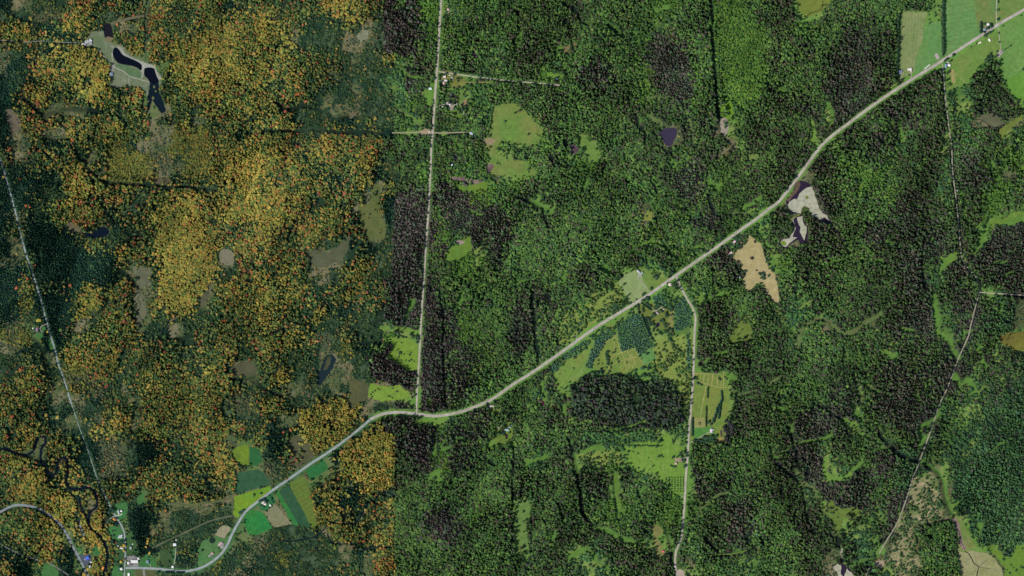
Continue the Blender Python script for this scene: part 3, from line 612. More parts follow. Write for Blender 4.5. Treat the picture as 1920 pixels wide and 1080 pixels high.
F('marsh_meadow', [(1782,966),(1800,966),(1808,985),(1818,1005),(1832,1026),(1812,1036),(1798,1034),(1796,1010),(1789,992)], mat_field((124,144,80),(108,136,68),rgb3=(150,140,104)), 'greenish beige valley strip above the dried pond bed', ZF, .8)
F('mud_bank', [(1784,972),(1792,970),(1798,980),(1802,1000),(1806,1018),(1812,1030),(1806,1032),(1798,1020),(1797,1000),(1790,984)], mat_field((156,134,124),(128,108,104)), 'pinkish mud bank of the stream above the dried pond', ZF+.15, .9)
F('beaver_pond', [(1560,1062),(1568,1056),(1578,1057),(1590,1062),(1600,1075),(1610,1100),(1565,1100),(1572,1078)], PW, 'purple water of the small pond at the bottom edge', ZW, .8)
F('lily_pads', [(1561,1063),(1570,1057),(1577,1060),(1576,1075),(1582,1082),(1588,1066),(1598,1075),(1608,1098),(1570,1098),(1572,1077)], LILY, 'pale cream lily pads at the bottom edge', ZW+.2, .9, kind='stuff')
F('bog', [(1574,1030),(1580,1026),(1581,1038),(1584,1050),(1580,1054),(1576,1042)], mat_field((172,172,150),(140,136,120)), 'pale string of pools above the bottom pond', ZF, .7)
F('gravel_lot', [(1640,1052),(1656,1050),(1659,1058),(1650,1064),(1641,1060)], mat_field((190,172,148),(170,150,126)), 'pale sandy landing at the edge of the logged strips', ZF, .7)
F('mudflat', [(1525,262),(1531,258),(1535,264),(1528,272)], mat_field((100,142,66),(110,146,70)), 'small grass triangle inside the highway bend', ZF, .4)
F('meadow', [(1167,838),(1183,828),(1240,828),(1246,815),(1255,812),(1262,832),(1284,840),(1285,930),(1262,925),(1240,905),(1228,885),(1195,886),(1175,865)], mat_field((118,158,68),(108,152,62),(5,12),.03,rgb3=(130,148,80)), 'broad bright green pasture west of the southern gravel road', ZF, 2.2)
# wood openings
for pts, rgb, lb in [
    ([(262,545),(272,560),(275,590),(262,612),(255,618),(256,590),(250,560),(254,540)], (116,118,90), 'grey tan strip of marsh grass with a winding creek'),
    ([(318,602),(328,592),(333,610),(330,632),(318,634),(314,615)], (124,122,92), 'grey tan oval marsh opening in the teal brush'),
    ([(413,468),(425,465),(440,475),(438,495),(425,498),(412,490)], (138,134,110), 'pale grey opening in the autumn woods west of the crescent marsh'),
    ([(250,498),(275,500),(285,512),(278,535),(262,540),(252,520)], (112,116,90), 'grey olive opening at the foot of the dark conifers'),
    ([(288,335),(300,332),(320,336),(322,345),(300,347),(288,342)], (102,94,72), 'brownish slit of marsh above the long dark line'),
    ([(668,68),(678,55),(692,58),(690,72),(675,80)], (146,148,116), 'pale sandy scar in the teal brush near the top'),
    ([(655,212),(665,204),(672,210),(665,220),(655,222)], (124,116,90), 'small tan scar in the western brush'),
    ([(545,60),(552,54),(560,58),(558,66),(548,66)], (116,112,86), 'small tan scar among the golden trees near the top'),
    ([(370,565),(385,545),(398,520),(402,525),(390,560),(380,580)], (104,110,84), 'narrow grey olive marsh strip east of the golden knoll'),
    ([(432,690),(450,680),(468,678),(482,690),(478,702),(455,706),(436,700)], (98,98,72), 'brown olive marsh pocket in the autumn woods'),
    ([(538,820),(560,812),(580,830),(590,855),(578,868),(548,885),(540,870),(546,840)], (96,98,70), 'grey brown brush field above the highway'),
    ([(10,205),(22,205),(38,225),(40,240),(22,255),(14,232)], (116,108,90), 'brown bog opening near the left edge'),
    ([(1055,88),(1080,78),(1082,82),(1066,104),(1060,108)], (140,128,90), 'thin tan gash in the northern forest'),
    ([(1352,128),(1356,126),(1360,134),(1356,136)], (110,150,70), 'tiny grass gap in the northern forest'),
    ([(1400,290),(1425,288),(1430,298),(1405,300)], (120,146,80), 'small light green gap northwest of the highway'),
    ([(966,1045),(966,985),(972,945),(990,938),(996,950),(986,975),(990,1010),(994,1040),(980,1046)], (112,148,78), 'long light green glade near the bottom'),
    ([(1150,890),(1158,886),(1162,930),(1166,960),(1160,965),(1154,930)], (108,150,66), 'thin bright green glade between two dark ridges'),
    ([(1218,985),(1232,984),(1244,992),(1240,1004),(1232,1008),(1240,1020),(1244,1040),(1238,1050),(1230,1035),(1226,1010)], (142,142,84), 'olive and tan clearing around the red roofed cabin'),
    ([(1540,955),(1552,945),(1560,936),(1566,948),(1580,955),(1600,950),(1618,958),(1610,970),(1582,972),(1578,990),(1568,1000),(1562,975)], (112,142,66), 'branching bright green glade in the southeast forest'),
    ([(805,140),(815,138),(814,190),(800,200),(795,180),(803,160)], (104,150,66), 'green strip with the white cottage west of the straight road'),
    ([(835,130),(860,140),(874,150),(870,165),(850,165),(838,158),(828,152),(826,140)], (132,142,74), 'olive yard around the northern farmstead'),
    ([(862,168),(880,168),(884,180),(872,192),(860,196),(857,180)], (112,148,76), 'light green paddock behind the northern farmstead'),
    ([(833,203),(870,203),(870,215),(858,222),(848,212),(838,210)], (108,146,66), 'green yard around the looped drive'),
    ([(784,246),(802,240),(810,244),(810,252),(800,254),(784,252)], (180,160,130), 'pale tan gravel apron west of the crossroads'),
    ([(868,190),(874,186),(880,188),(876,198),(866,197)], (180,146,108), 'orange tan bare soil east of the looped drive'),
    ([(915,762),(938,758),(940,770),(930,776),(916,772)], (124,150,76), 'green yard south of the roadside house'),
    ([(930,800),(958,790),(962,806),(958,830),(940,835),(925,828)], (116,148,68), 'green yard around the blue roofed house'),
    ([(1196,571),(1215,566),(1240,572),(1255,580),(1262,600),(1262,630),(1250,620),(1235,615),(1222,605),(1200,590)], (122,142,70), 'olive garden ground around the curved gravel drive'),
    ([(1258,580),(1264,578),(1262,600),(1264,625),(1254,628),(1252,600)], (150,156,92), 'straw coloured lane between garden and plantation'),
    ([(1800,265),(1803,262),(1804,266),(1801,268)], (170,160,140), 'tiny pale clearing by the forest track'),
    ([(1835,215),(1860,212),(1880,222),(1885,235),(1862,238),(1840,228)], (110,112,84), 'grey olive bog south of the eastern wood'),
    ([(1870,245),(1900,225),(1920,215),(1920,222),(1890,245),(1878,262)], (120,140,66), 'narrow yellow green swale at the right edge'),
    ([(1850,405),(1858,412),(1880,405),(1910,395),(1920,400),(1885,418),(1858,425)], (112,150,66), 'pale green swale near the right edge'),
    ([(1775,478),(1800,470),(1808,478),(1790,488),(1770,498)], (108,148,66), 'green clearing west of the forest track bend'),
    ([(1622,722),(1634,720),(1640,730),(1628,736)], (116,138,82), 'tiny grey green opening in the southeast forest'),
    ([(237,1000),(248,998),(256,1018),(258,1040),(237,1041)], (70,112,66), 'green yards with scattered trees east of the village lane'),
    ([(206,1020),(232,1018),(232,1060),(212,1060)], (66,108,66), 'green yards with scattered trees west of the village lane'),
    ([(253,1066),(292,1066),(290,1090),(254,1090)], (94,106,68), 'olive rough ground below the village road'),
    ([(300,1030),(322,1030),(322,1060),(300,1062)], (66,96,58), 'green scrub patch west of the straight cottage drive'),
    ([(1308,545),(1316,548),(1320,560),(1312,572),(1304,570)], (112,156,68), 'bright grass bay east of the gravel road fork'),
    ]:
    F('clearing', pts, mat_field(rgb, tuple(int(v * .88) for v in rgb)), lb, ZF, 1.2)

# roads
ASPH_E = mat_field((196,188,174),(176,168,158),None,0,.5,.02,.2)
ASPH_W = mat_field((168,174,172),(156,162,160),None,0,.5,.03,.3)
GRAV = mat_field((196,186,170),(178,172,152),None,0,.5,.05,.5)
TRK = mat_field((150,142,112),(120,124,86),None,0,.5,.06,.5)
main_pts = [(1985,-22),(1920,18),(1870,47),(1800,92),(1760,118),(1700,155),(1640,195),(1590,232),(1556,258),(1536,278),(1518,302),(1490,340),(1460,378),(1440,393),(1420,409),(1390,430),(1340,466),(1268,516),(1220,550),(1180,575),(1120,612),(1060,655),(1000,697),(960,722),(925,747),(900,759),(860,773),(817,780),(780,776),(745,773),(715,777),(695,786)]
west_pts = [(695,786),(664,812),(620,845),(580,871),(545,896),(510,920),(480,943),(462,958),(448,978),(435,1002),(427,1020),(415,1038),(395,1055),(370,1067),(340,1071),(300,1067),(265,1065),(236,1065)]
GRASSV = 4
verge = near_line(smooth_line(main_pts), 8.0) | near_line(smooth_line(west_pts), 7)
ribbon('highway', main_pts, 5.2, ASPH_E, 'tan grey two lane highway curving across the whole forest', ZR, clear=3.2)
ribbon('highway', west_pts, 4.4, ASPH_W, 'blue grey western continuation of the highway down to the village', ZR+.05, clear=2.6)
north_pts = [(830,-60),(827,0),(824,50),(820,120),(816,175),(811,250),(809,270),(807,320),(804,382),(799,457),(794,537),(791,577),(787,652),(782,740),(781,775)]
ribbon('gravel_road', north_pts, 4.0, GRAV, 'long straight gravel road running north from the highway', ZR-.1, clear=1.6, wfun=lambda t: 1.12 - .32 * t)
east_pts = [(822,134),(855,139),(905,146),(960,152),(1010,156),(1050,160)]
ribbon('gravel_road', east_pts, 2.4, GRAV, 'thin gravel side road leading east into the forest', ZR-.15, clear=1.5)
south_pts = [(1268,516),(1276,538),(1288,560),(1298,576),(1303,590),(1304,600),(1302,630),(1300,700),(1296,760),(1292,805),(1290.5,835),(1289,858),(1286,895),(1283,950),(1279.5,990),(1277.5,1007),(1272,1022),(1267,1036),(1266,1057),(1269,1082),(1272,1140)]
ribbon('gravel_road', south_pts, 3.9, GRAV, 'gravel road curving south from the highway fork', ZR-.1, clear=2.4)
wr_pts = [(-60,140),(-20,235),(0,298),(10,330),(22,372),(32,410),(40,445),(50,480),(60,510),(70,540),(80,575),(88,605),(93,625),(103,655),(110,685),(121,715),(130,745),(140,775),(147,797),(155,818),(165,845),(178,885),(186,906),(197,930),(212,960),(230,990),(234,1010),(235,1040),(233,1082),(232,1140)]
ribbon('paved_road', wr_pts, 2.8, mat_field((166,174,174),(148,156,156)), 'narrow pale blue road running down the left side', ZR-.1, clear=1.0, wfun=lambda t: 1 if t < .62 or t > .78 else .45)
sw_pts = [(-60,985),(-10,964),(0,960),(25,948),(50,948),(75,955),(100,972),(120,993),(137,1025),(150,1050),(165,1080),(190,1140)]
ribbon('highway', sw_pts, 4.4, mat_field((150,156,158),(138,146,148)), 'grey paved road arching round the wood in the lower left corner', ZR, clear=1.8)
ribbon('track', [(-40,1000),(0,1020),(30,1036),(60,1047),(92,1056),(112,1068),(130,1080),(150,1100)], 1.8, mat_field((140,142,136),(124,130,116)), 'thin grey path below the lower left wood', ZR-.2, clear=1.0)
ribbon('paved_road', [(-60,70),(0,75),(30,78),(55,79),(80,77),(110,79),(140,80),(158,81)], 1.9, mat_field((140,146,140),(120,130,116)), 'thin grey road to the buildings at the top left', ZR-.1, clear=.8)
PATH = mat_field((182,184,166),(166,172,150))
for pts, w, lb in [
    ([(184,93),(196,107),(206,118),(218,128),(230,133),(242,142),(255,147),(281,154)], 1.4, 'pale path from the buildings across the park to the lower pond'),
    ([(242,142),(242,160),(242,182)], 1.2, 'pale path running straight south from the park'),
    ([(265,147),(268,140),(271,130)], 1.5, 'short pale path between the two ponds'),
    ([(242,182),(246,200),(247,215)], .9, 'faint path entering the golden trees south of the park')]:
    ribbon('footpath', pts, w, PATH, lb, ZR-.2, clear=.6)
TANL = mat_field((124,120,94),(108,110,80))
for name, pts, w, mt, lb in [
    ('track', [(285,1028),(300,1020),(337,1003),(375,985),(400,975),(436,967)], 1.7, TANL, 'straight old rail bed crossing the scrub to the highway'),
    ('track', [(1767,120),(1770,150),(1773,190),(1777,220),(1780,250),(1784,270),(1786,320),(1792,370),(1797,420),(1801,465),(1804,485),(1815,503),(1830,520),(1837,540),(1830,570),(1820,610),(1815,632),(1800,665),(1790,690),(1775,730),(1762,757),(1746,805),(1730,848),(1720,875),(1712,893),(1705,918),(1695,948),(1685,975),(1672,998),(1662,1014),(1648,1038)], 2.5, mat_field((176,172,148),(150,150,124)), 'long winding forest track along the right side'),
    ('track', [(1632,1062),(1622,1082),(1610,1110)], 2.0, GRAV, 'pale forest track leaving at the bottom edge'),
    ('track', [(1837,548),(1858,550),(1880,551),(1905,553),(1960,555)], 1.8, GRAV, 'pale side track leading off the right edge'),
    ('track', [(735,249),(760,249),(785,248),(811,249),(840,249),(870,248),(880,250)], 2.0, mat_field((182,168,140),(160,154,122)), 'tan lane crossing the straight gravel road'),
    ('driveway', [(1870,-30),(1868.5,10),(1868,35),(1870,47)], 1.9, GRAV, 'farm lane joining the highway from the north'),
    ('driveway', [(1871,48),(1873,65),(1875,80),(1876,93)], 1.2, GRAV, 'thin access lane down to the mast'),
    ('driveway', [(1194,520),(1205,532),(1219,547)], 1.2, PATH, 'long straight drive beside the pale mown field'),
    ('driveway', [(1690,138),(1692,158)], 1.3, GRAV, 'drive to the westernmost blue grey house'),
    ('driveway', [(1708,134),(1708.5,150)], 1.5, GRAV, 'drive to the white roofed house in the pale field'),
    ('driveway', [(1738.5,68),(1739,78)] and [(1839.5,67),(1838.5,78)], 1.2, TRK, 'short drive to the long cream shed'),
    ('driveway', [(1787,134),(1800,145),(1812,156),(1818,162)], 1.4, mat_field((164,158,98),(150,148,84)), 'worn straw coloured path running to the woods'),
    ('driveway', [(822,152),(828,150.5),(836,150)], 1.4, GRAV, 'short drive to the northern farmstead'),
    ('driveway', [(814,202),(822,199),(830,196),(842,196),(850,197),(860,195),(866,198),(868,206),(870,215)], 1.5, PATH, 'looping pale drive east of the straight road'),
    ('driveway', [(870,215),(873,225),(878,232),(880,240),(881,249)], 1.0, PATH, 'faint curving lane down to the blue grey house'),
    ('driveway', [(1200.5,565),(1208,572),(1216,578),(1222,582),(1228,584)], 1.6, PATH, 'straight gravel drive lined with dark trees'),
    ('driveway', [(1200.5,566),(1198,573)], 1.3, PATH, 'short stub drive beside the tree lined one'),
    ('driveway', [(1228,584),(1233,580),(1238,577),(1243,577),(1245,582)], 2.6, mat_field((186,176,152),(170,164,140)), 'curved gravel turnaround with a bend'),
    ('driveway', [(1293,831),(1302,826),(1314,819),(1326,812),(1332,810)], 1.1, PATH, 'thin pale drive to the lilac barn'),
    ('driveway', [(1387,437),(1391,440),(1400,442)], 1.0, PATH, 'short path into the dry tan field'),
    ('driveway', [(325.5,1060),(329,1045),(329.5,1028)], 1.2, PATH, 'pale straight drive to the white cottage in the scrub'),
    ('driveway', [(282,1066),(282.5,1060),(279,1058.5)], 1.2, PATH, 'short drive to the blue grey house on the village lawn'),
    ('driveway', [(86,608),(78,611),(75,616),(77,621),(82,623)], 1.2, PATH, 'curved drive by the maroon roofed house'),
    ('driveway', [(218,967),(225,966),(229,963)], 2.2, mat_field((196,192,178),(180,178,162)), 'pale drive of the grey roofed house'),
    ('driveway', [(218,966),(211,970),(205,973)], 1.8, mat_field((156,160,150),(140,146,134)), 'grey side drive west of the village lane'),
    ('driveway', [(128,1003),(134,996),(141,990),(146,985)], .9, PATH, 'thin drive up to the long grey yard'),
    ('driveway', [(148,975),(150,985),(155,996),(160,1010)], 3.0, mat_field((142,146,146),(128,132,130)), 'long grey yard beside the golden trees'),
    ('driveway', [(146,1040),(152,1034)], .9, PATH, 'short stub lane off the arching road'),
    ('driveway', [(495,932),(500,938),(505,944)], 1.4, mat_field((142,150,146),(130,138,134)), 'grey drive of the white farmhouse'),
    ('driveway', [(402,1050),(398,1043),(396,1041)], 1.4, mat_field((120,128,132),(110,118,122)), 'grey drive inside the highway bend'),
    ('driveway', [(270,1067),(270,1075),(273,1090)], 4.0, mat_field((144,148,140),(130,136,126)), 'wide grey lane leading off the bottom edge'),
    ('driveway', [(1080.5,632),(1082,640)], 1.4, PATH, 'short drive to the sandy roadside pad'),
    ('driveway', [(912,746),(917,757),(920,762)], 1.8, GRAV, 'short drive of the roadside house'),
    ('driveway', [(938,772),(942,784),(941,796),(936,801)], .9, PATH, 'thin broken lane to the blue roofed house'),
    ('driveway', [(872,155),(895,154.5),(922,154.6)], 1.1, mat_field((190,150,110),(176,144,100)), 'thin straight orange soil strip'),
    ('driveway', [(1289,858),(1280,859.5),(1272,860.5),(1266,861)], 2.4, mat_field((172,160,150),(156,150,134)), 'grey gravel drive west of the southern gravel road'),
    ('track', [(1317,930.5),(1290,931)] and [(1276,930),(1284,931)], 1.0, PATH, 'tiny pale gate lane west of the southern gravel road'),
    ('track', [(135,0),(180,0)] and [(200,55),(208,45),(230,38),(255,32),(270,30)], 4.5, mat_field((118,112,84),(104,106,78)), 'broad brown track sweeping across the autumn woods'),
    ('track', [(284,-40),(281,0),(277,15),(274,40),(274,70),(273,100),(272,116)], 3.0, mat_field((74,98,66),(86,104,72)), 'straight grass ride running north from the ponds'),
    ('track', [(1760,866),(1776,890)] and [(280,212),(298,216),(320,226),(324,245)], 1.0, TANL, 'faint footpath south of the marshy pond'),
    ('track', [(215,0),(200,30)] and [(536,-20),(528,20),(520,35),(500,32)], 1.5, mat_field((96,98,64),(84,92,60)), 'faint trail among the golden trees at the top'),
    ('track', [(315,945),(345,947),(375,945),(405,940),(436,934)], 4.0, mat_field((102,112,74),(90,104,68)), 'grassy ride leading to the yellow green field'),
    ('track', [(376,945),(376,960),(374,985)], 1.2, mat_field((98,112,72),(88,104,68)), 'faint side path south of the grassy ride'),
    ('track', [(283,980),(282,1005),(281,1025)], 1.4, mat_field((106,122,76),(92,112,72)), 'faint path beside the brown heath patch'),
    ('track', [(748,208),(760,212),(775,225),(785,235)], .9, mat_field((158,148,110),(140,138,96)), 'faint tan path west of the crossroads'),
    ('track', [(1311,1035)] and [(1330,1043),(1345,1040),(1375,1038),(1400,1032)], 2.0, mat_field((120,150,72),(104,138,62)), 'bright grassy trail near the bottom edge'),
    ('track', [(955,800)] and [(840,930),(860,915),(872,905)], 1.2, mat_field((124,134,86),(108,124,76)), 'faint pale trail in the forest below the highway'),
    ]:
    ribbon(name, pts, w, mt, lb, ZR-.2 if name != 'track' else ZF+.3, clear=2.6 if name == 'track' else .5)
# nursery lanes
PL = mat_field((186,176,116),(168,162,100))
for k, (a, b) in enumerate([((1164,661),(1187,653)),((1164,661),(1148,668)),((1148,668),(1143,676)),((1154,627),(1151,655)),((1154,627),(1164,660)),
        ((1148,684),(1160,677)),((1160,677),(1186,671)),((1186,671),(1196,669)),((1189,653),(1208,685)),((1175,657),(1184,672)),((1180,655),(1193,688)),
        ((1184,672),(1186,690)),((1166,661),(1172,676)),((1171,677),(1177,697)),((1164,689),(1171,701)),((1132,701),(1149,683)),((1133,643),(1112,685)),((1133,643),(1152,632)),((1178,674),(1180,690)),
        ((1301,700),(1352,702)),((1307,713),(1318,718)),((1318,718),(1330,722)),((1330,722),(1345,726)),((1345,726),(1363,726)),((1321,702),(1318,718)),((1329,702),(1327,721)),((1337,702),(1334,723)),((1345,704),(1345,725)),((1352,704),(1352,726)),((1356,696),(1357,726)),((1324,722),(1313,783)),((1329,776),(1331,768))]):
    o = ribbon('path', [a, b], .9 if k < 19 else 1.15, PL, 'thin pale grass lane through the nursery ground' if k < 19 else 'pale grass lane in the long nursery field by the gravel road', ZF+.3, False, None)
    o['group'] = 'lanes through the nursery ground' if k < 19 else 'lanes in the long nursery field'
RUT = mat_field((134,150,92),(120,140,80))
for k, (pts, lb) in enumerate([([(1735,136),(1728,110),(1736,84),(1746,60)],'worn wheel rut in the bright strip field'), ([(1772,108),(1790,70),(1800,30),(1806,0)],'worn wheel rut in the large field east of the hedgerow'),
    ([(1880,60),(1892,95),(1915,108)],'worn wheel rut across the mast field'), ([(1233,838),(1238,862),(1246,885),(1254,905)],'worn wheel rut down the broad pasture'), ([(1391,505),(1408,490),(1430,505),(1445,520)],'faint wheel rut across the dry tan field'),
    ([(1700,60),(1712,80),(1706,100),(1712,118)],'curving wheel rut in the pale hay field'), ([(1100,690),(1112,664),(1135,630),(1160,604)],'faint wheel rut along the long green meadow'), ([(1800,128),(1822,112),(1842,104)],'faint rut across the pasture south of the highway')]):
    ribbon('wheel_rut', pts, .8, mat_field((176,166,122),(166,156,112)) if 'tan' in lb else RUT, lb, ZF + .14, True, None, .12)
# gravel pads
for pts, rgb, lb in [
    ([(1752,102),(1757,100),(1762,107),(1760,112),(1756,111)], (190,176,170), 'pinkish gravel pad across the highway from the hedgerow'),
    ([(1875.5,93),(1880,98),(1873,108.5),(1868.5,104.5)], (196,174,172), 'pinkish gravel pad at the foot of the mast'),
    ([(1196,514),(1200,511),(1204,514),(1202,519),(1198,520)], (176,174,160), 'gravel forecourt at the end of the long drive'),
    ([(1362,468),(1366,468),(1369,472),(1366,475),(1361,471)], (196,170,132), 'tan pad beside the long pink roof'),
    ([(1074,628),(1079,627),(1081,630),(1078,633),(1074,632)], (184,172,148), 'sandy pad north of the highway opposite the plantation'),
    ([(1267,1070),(1275,1067),(1283,1071),(1284,1080),(1280,1090),(1269,1090)], (188,170,152), 'pale gravel lot at the end of the southern road'),
    ([(843,196),(852,197),(852,206),(845,207),(842,200)], (180,168,152), 'gravel yard inside the looped drive'),
    ([(1264,858.5),(1274,859),(1280,861),(1280,867),(1272,866),(1266,864)], (168,150,128), 'brownish gravel yard by the southern farmhouse'),
    ([(1330,805),(1336,803),(1337,812),(1331,812)], (198,182,184), 'pale lilac concrete pad under the barn'),
    ([(160,77),(170,74),(174,80),(170,85),(160,86)], (150,152,150), 'grey yard among the sheds at the top left'),
    ([(489,941),(500,942),(500,947),(492,947)], (190,182,162), 'pale yard of the white farmhouse'),
    ([(880,247),(884,247),(887,252),(880,253)], (184,180,166), 'pale yard by the blue grey house in the woods'),
    ([(410,1017),(419,1015),(421,1028),(414,1028),(408,1022)], (160,154,150), 'pinkish gravel yard of the roadside house in the bend'),
    ([(1416,806),(1420,805),(1421,808),(1418,809)], (150,140,104), 'tiny tan patch east of the nursery'),
    ([(1350,806),(1353,806),(1355,818),(1351,819)], (92,84,80), 'dark brown garden bed behind the barn'),
    ([(1383,540),(1386,541)] and [(1345,822),(1354,819),(1358,829),(1344,829)], (164,146,88), 'dry orange tan corner of the nursery'),
    ]:
    F('gravel_pad', pts, mat_field(rgb, tuple(int(v * .93) for v in rgb)), lb, ZR-.05, .25)

# streams
STR = mat_water((9,18,30))
for name, pts, w, mt, lb in [
    ('river', [(-50,820),(0,838),(15,843),(35,850),(50,853),(62,845),(68,830),(72,820),(82,818),(86,828),(78,842),(76,860),(82,872),(90,885),(98,892),(106,885),(108,870),(113,860),(122,858),(128,870),(126,890),(125,905),(130,915),(145,917),(162,913),(175,920),(182,935),(181,950),(170,960),(166,972),(168,985),(176,995),(188,1005),(198,1020),(202,1040),(200,1055),(195,1080),(190,1140)], 4.6, STR, 'dark looping river in the lower left autumn woods'),
    ('stream', [(148,922),(149,940),(154,955),(160,968),(167,976)], 2.0, STR, 'short dark cutoff channel inside the river bend'),
    ('stream', [(748,940),(740,930),(720,922),(705,932),(690,945),(675,970),(665,980),(642,982),(620,980),(605,995),(590,1007),(562,1012),(542,1015),(517,1008)], 2.2, STR, 'dark creek winding below the farm fields'),
    ('stream', [(614,1000),(620,1015),(640,1020),(665,1017)], 2.4, STR, 'short dark creek arm south of the farm fields'),
    ('stream', [(680,1032),(690,1026),(705,1023),(730,1026)], 2.0, STR, 'dark creek arm in the lower autumn woods'),
    ('stream', [(260,545),(263,552),(258,560),(263,568),(262,578),(257,585),(262,592),(264,600)], .9, STR, 'hair thin creek in the grey tan marsh'),
    ('stream', [(310,612),(318,604),(325,601),(330,596)], .9, STR, 'hair thin creek in the oval marsh'),
    ('stream', [(1788,972),(1791,984),(1798,996),(1801,1010),(1805,1022),(1809,1030)], 1.2, mat_water((60,44,52)), 'muddy stream entering the dried pond bed'),
    ('stream', [(1809,1034),(1816,1038),(1822,1048),(1826,1056),(1835,1063),(1832,1075),(1831,1100)], 1.5, mat_water((30,24,30)), 'dark stream channel in the dried pond bed'),
    ('stream', [(1835,1063),(1842,1057),(1850,1050)], .7, mat_water((60,50,46)), 'upper side channel in the dried pond bed'),
    ('stream', [(1835,1063),(1846,1065),(1858,1067)], .7, mat_water((60,50,46)), 'lower side channel in the dried pond bed'),
    ('stream', [(1542,0),(1543,10),(1538,18),(1528,22),(1518,25),(1512,32)], 1.2, mat_water((28,28,30)), 'thin dark brook through the top marsh'),
    ('stream', [(1510,606),(1525,600),(1545,601),(1558,608)], 1.2, mat_water((60,46,44)), 'brown brook bend in the southeast forest'),
    ('stream', [(1596,625),(1608,616),(1616,611),(1625,600),(1650,590)], 1.2, mat_water((90,84,60)), 'pale winding brook in the southeast forest'),
    ('stream', [(1825,224),(1840,225),(1852,234),(1866,240)], 1.2, mat_water((50,40,44)), 'dark brook in the eastern bog'),
    ]:
    ribbon(name, pts, w, mt, lb, ZW+.05, clear=.9 if name == 'river' else 1.0, jit=.25 if w > 1 else .05)
for (x, y, r_, rgb, lb) in [(398,1013,6,(34,46,38),'round dark pond on the lawn in the highway bend'),(853.5,295.5,4.2,(44,34,52),'round violet pond in the square wood'),
        (1233.7,608.5,3.8,(40,30,56),'small round violet pond in the garden'),(949.6,816.6,3,(56,22,36),'round maroon pond below the blue roofed house'),(1018,756,2.8,(72,30,44),'narrow maroon pool in the woods'),
        (827,421,2.3,(92,56,56),'tiny brown pool by the straight road'),(1200,585.4,2.6,(24,20,34),'tiny black pool near the tree lined drive')]:
    F('pond', [(x + r_ * math.cos(a), y + r_ * (1.6 if 'narrow' in lb else 1) * math.sin(a)) for a in [k * math.pi / 6 for k in range(12)]], mat_water(rgb), lb, ZW, .3)

# bare gaps whose far edge throws shade; ground colour darkened to deepen it
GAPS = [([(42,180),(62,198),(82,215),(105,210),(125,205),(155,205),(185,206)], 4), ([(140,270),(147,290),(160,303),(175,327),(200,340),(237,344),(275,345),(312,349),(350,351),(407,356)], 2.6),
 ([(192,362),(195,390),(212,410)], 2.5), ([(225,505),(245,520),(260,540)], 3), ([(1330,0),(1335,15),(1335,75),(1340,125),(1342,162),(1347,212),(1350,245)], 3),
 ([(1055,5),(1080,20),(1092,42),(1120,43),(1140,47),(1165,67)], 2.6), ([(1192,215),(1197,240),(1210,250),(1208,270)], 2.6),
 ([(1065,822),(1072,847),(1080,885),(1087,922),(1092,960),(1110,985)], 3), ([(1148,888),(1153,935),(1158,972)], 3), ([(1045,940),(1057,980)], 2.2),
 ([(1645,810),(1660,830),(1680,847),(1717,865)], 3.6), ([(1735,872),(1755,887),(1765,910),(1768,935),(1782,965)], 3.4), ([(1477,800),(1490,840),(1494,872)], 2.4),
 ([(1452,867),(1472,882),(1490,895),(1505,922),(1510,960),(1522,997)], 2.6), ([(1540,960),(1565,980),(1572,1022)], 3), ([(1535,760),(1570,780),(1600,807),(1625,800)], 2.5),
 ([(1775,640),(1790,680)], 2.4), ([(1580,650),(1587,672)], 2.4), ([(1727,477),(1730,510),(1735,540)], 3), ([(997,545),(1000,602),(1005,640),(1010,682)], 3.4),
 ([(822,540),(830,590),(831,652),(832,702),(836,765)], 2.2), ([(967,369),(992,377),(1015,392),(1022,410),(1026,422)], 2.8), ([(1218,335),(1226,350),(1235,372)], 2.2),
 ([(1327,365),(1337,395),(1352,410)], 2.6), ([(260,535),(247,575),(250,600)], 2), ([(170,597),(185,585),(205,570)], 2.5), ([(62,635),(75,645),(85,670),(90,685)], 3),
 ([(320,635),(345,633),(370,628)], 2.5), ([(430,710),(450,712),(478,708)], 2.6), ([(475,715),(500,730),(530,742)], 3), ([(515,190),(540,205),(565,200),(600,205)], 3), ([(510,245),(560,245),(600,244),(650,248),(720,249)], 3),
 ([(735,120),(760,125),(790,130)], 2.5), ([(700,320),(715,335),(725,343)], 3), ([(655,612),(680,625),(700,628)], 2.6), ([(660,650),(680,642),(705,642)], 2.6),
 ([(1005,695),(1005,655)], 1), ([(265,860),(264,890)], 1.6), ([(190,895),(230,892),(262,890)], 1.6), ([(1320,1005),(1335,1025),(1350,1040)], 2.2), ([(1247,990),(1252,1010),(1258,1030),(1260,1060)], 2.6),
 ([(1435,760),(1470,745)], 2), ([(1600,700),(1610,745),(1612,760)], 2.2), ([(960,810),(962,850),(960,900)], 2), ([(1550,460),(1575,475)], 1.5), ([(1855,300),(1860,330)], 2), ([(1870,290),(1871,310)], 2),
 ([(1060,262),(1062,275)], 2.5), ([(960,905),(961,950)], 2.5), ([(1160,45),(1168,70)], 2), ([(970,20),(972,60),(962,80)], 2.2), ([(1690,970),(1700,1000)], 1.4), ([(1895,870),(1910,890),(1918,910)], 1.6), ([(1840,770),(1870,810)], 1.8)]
LG_ = (98,136,62); OL = (104,122,72); LM = (112,148,66)
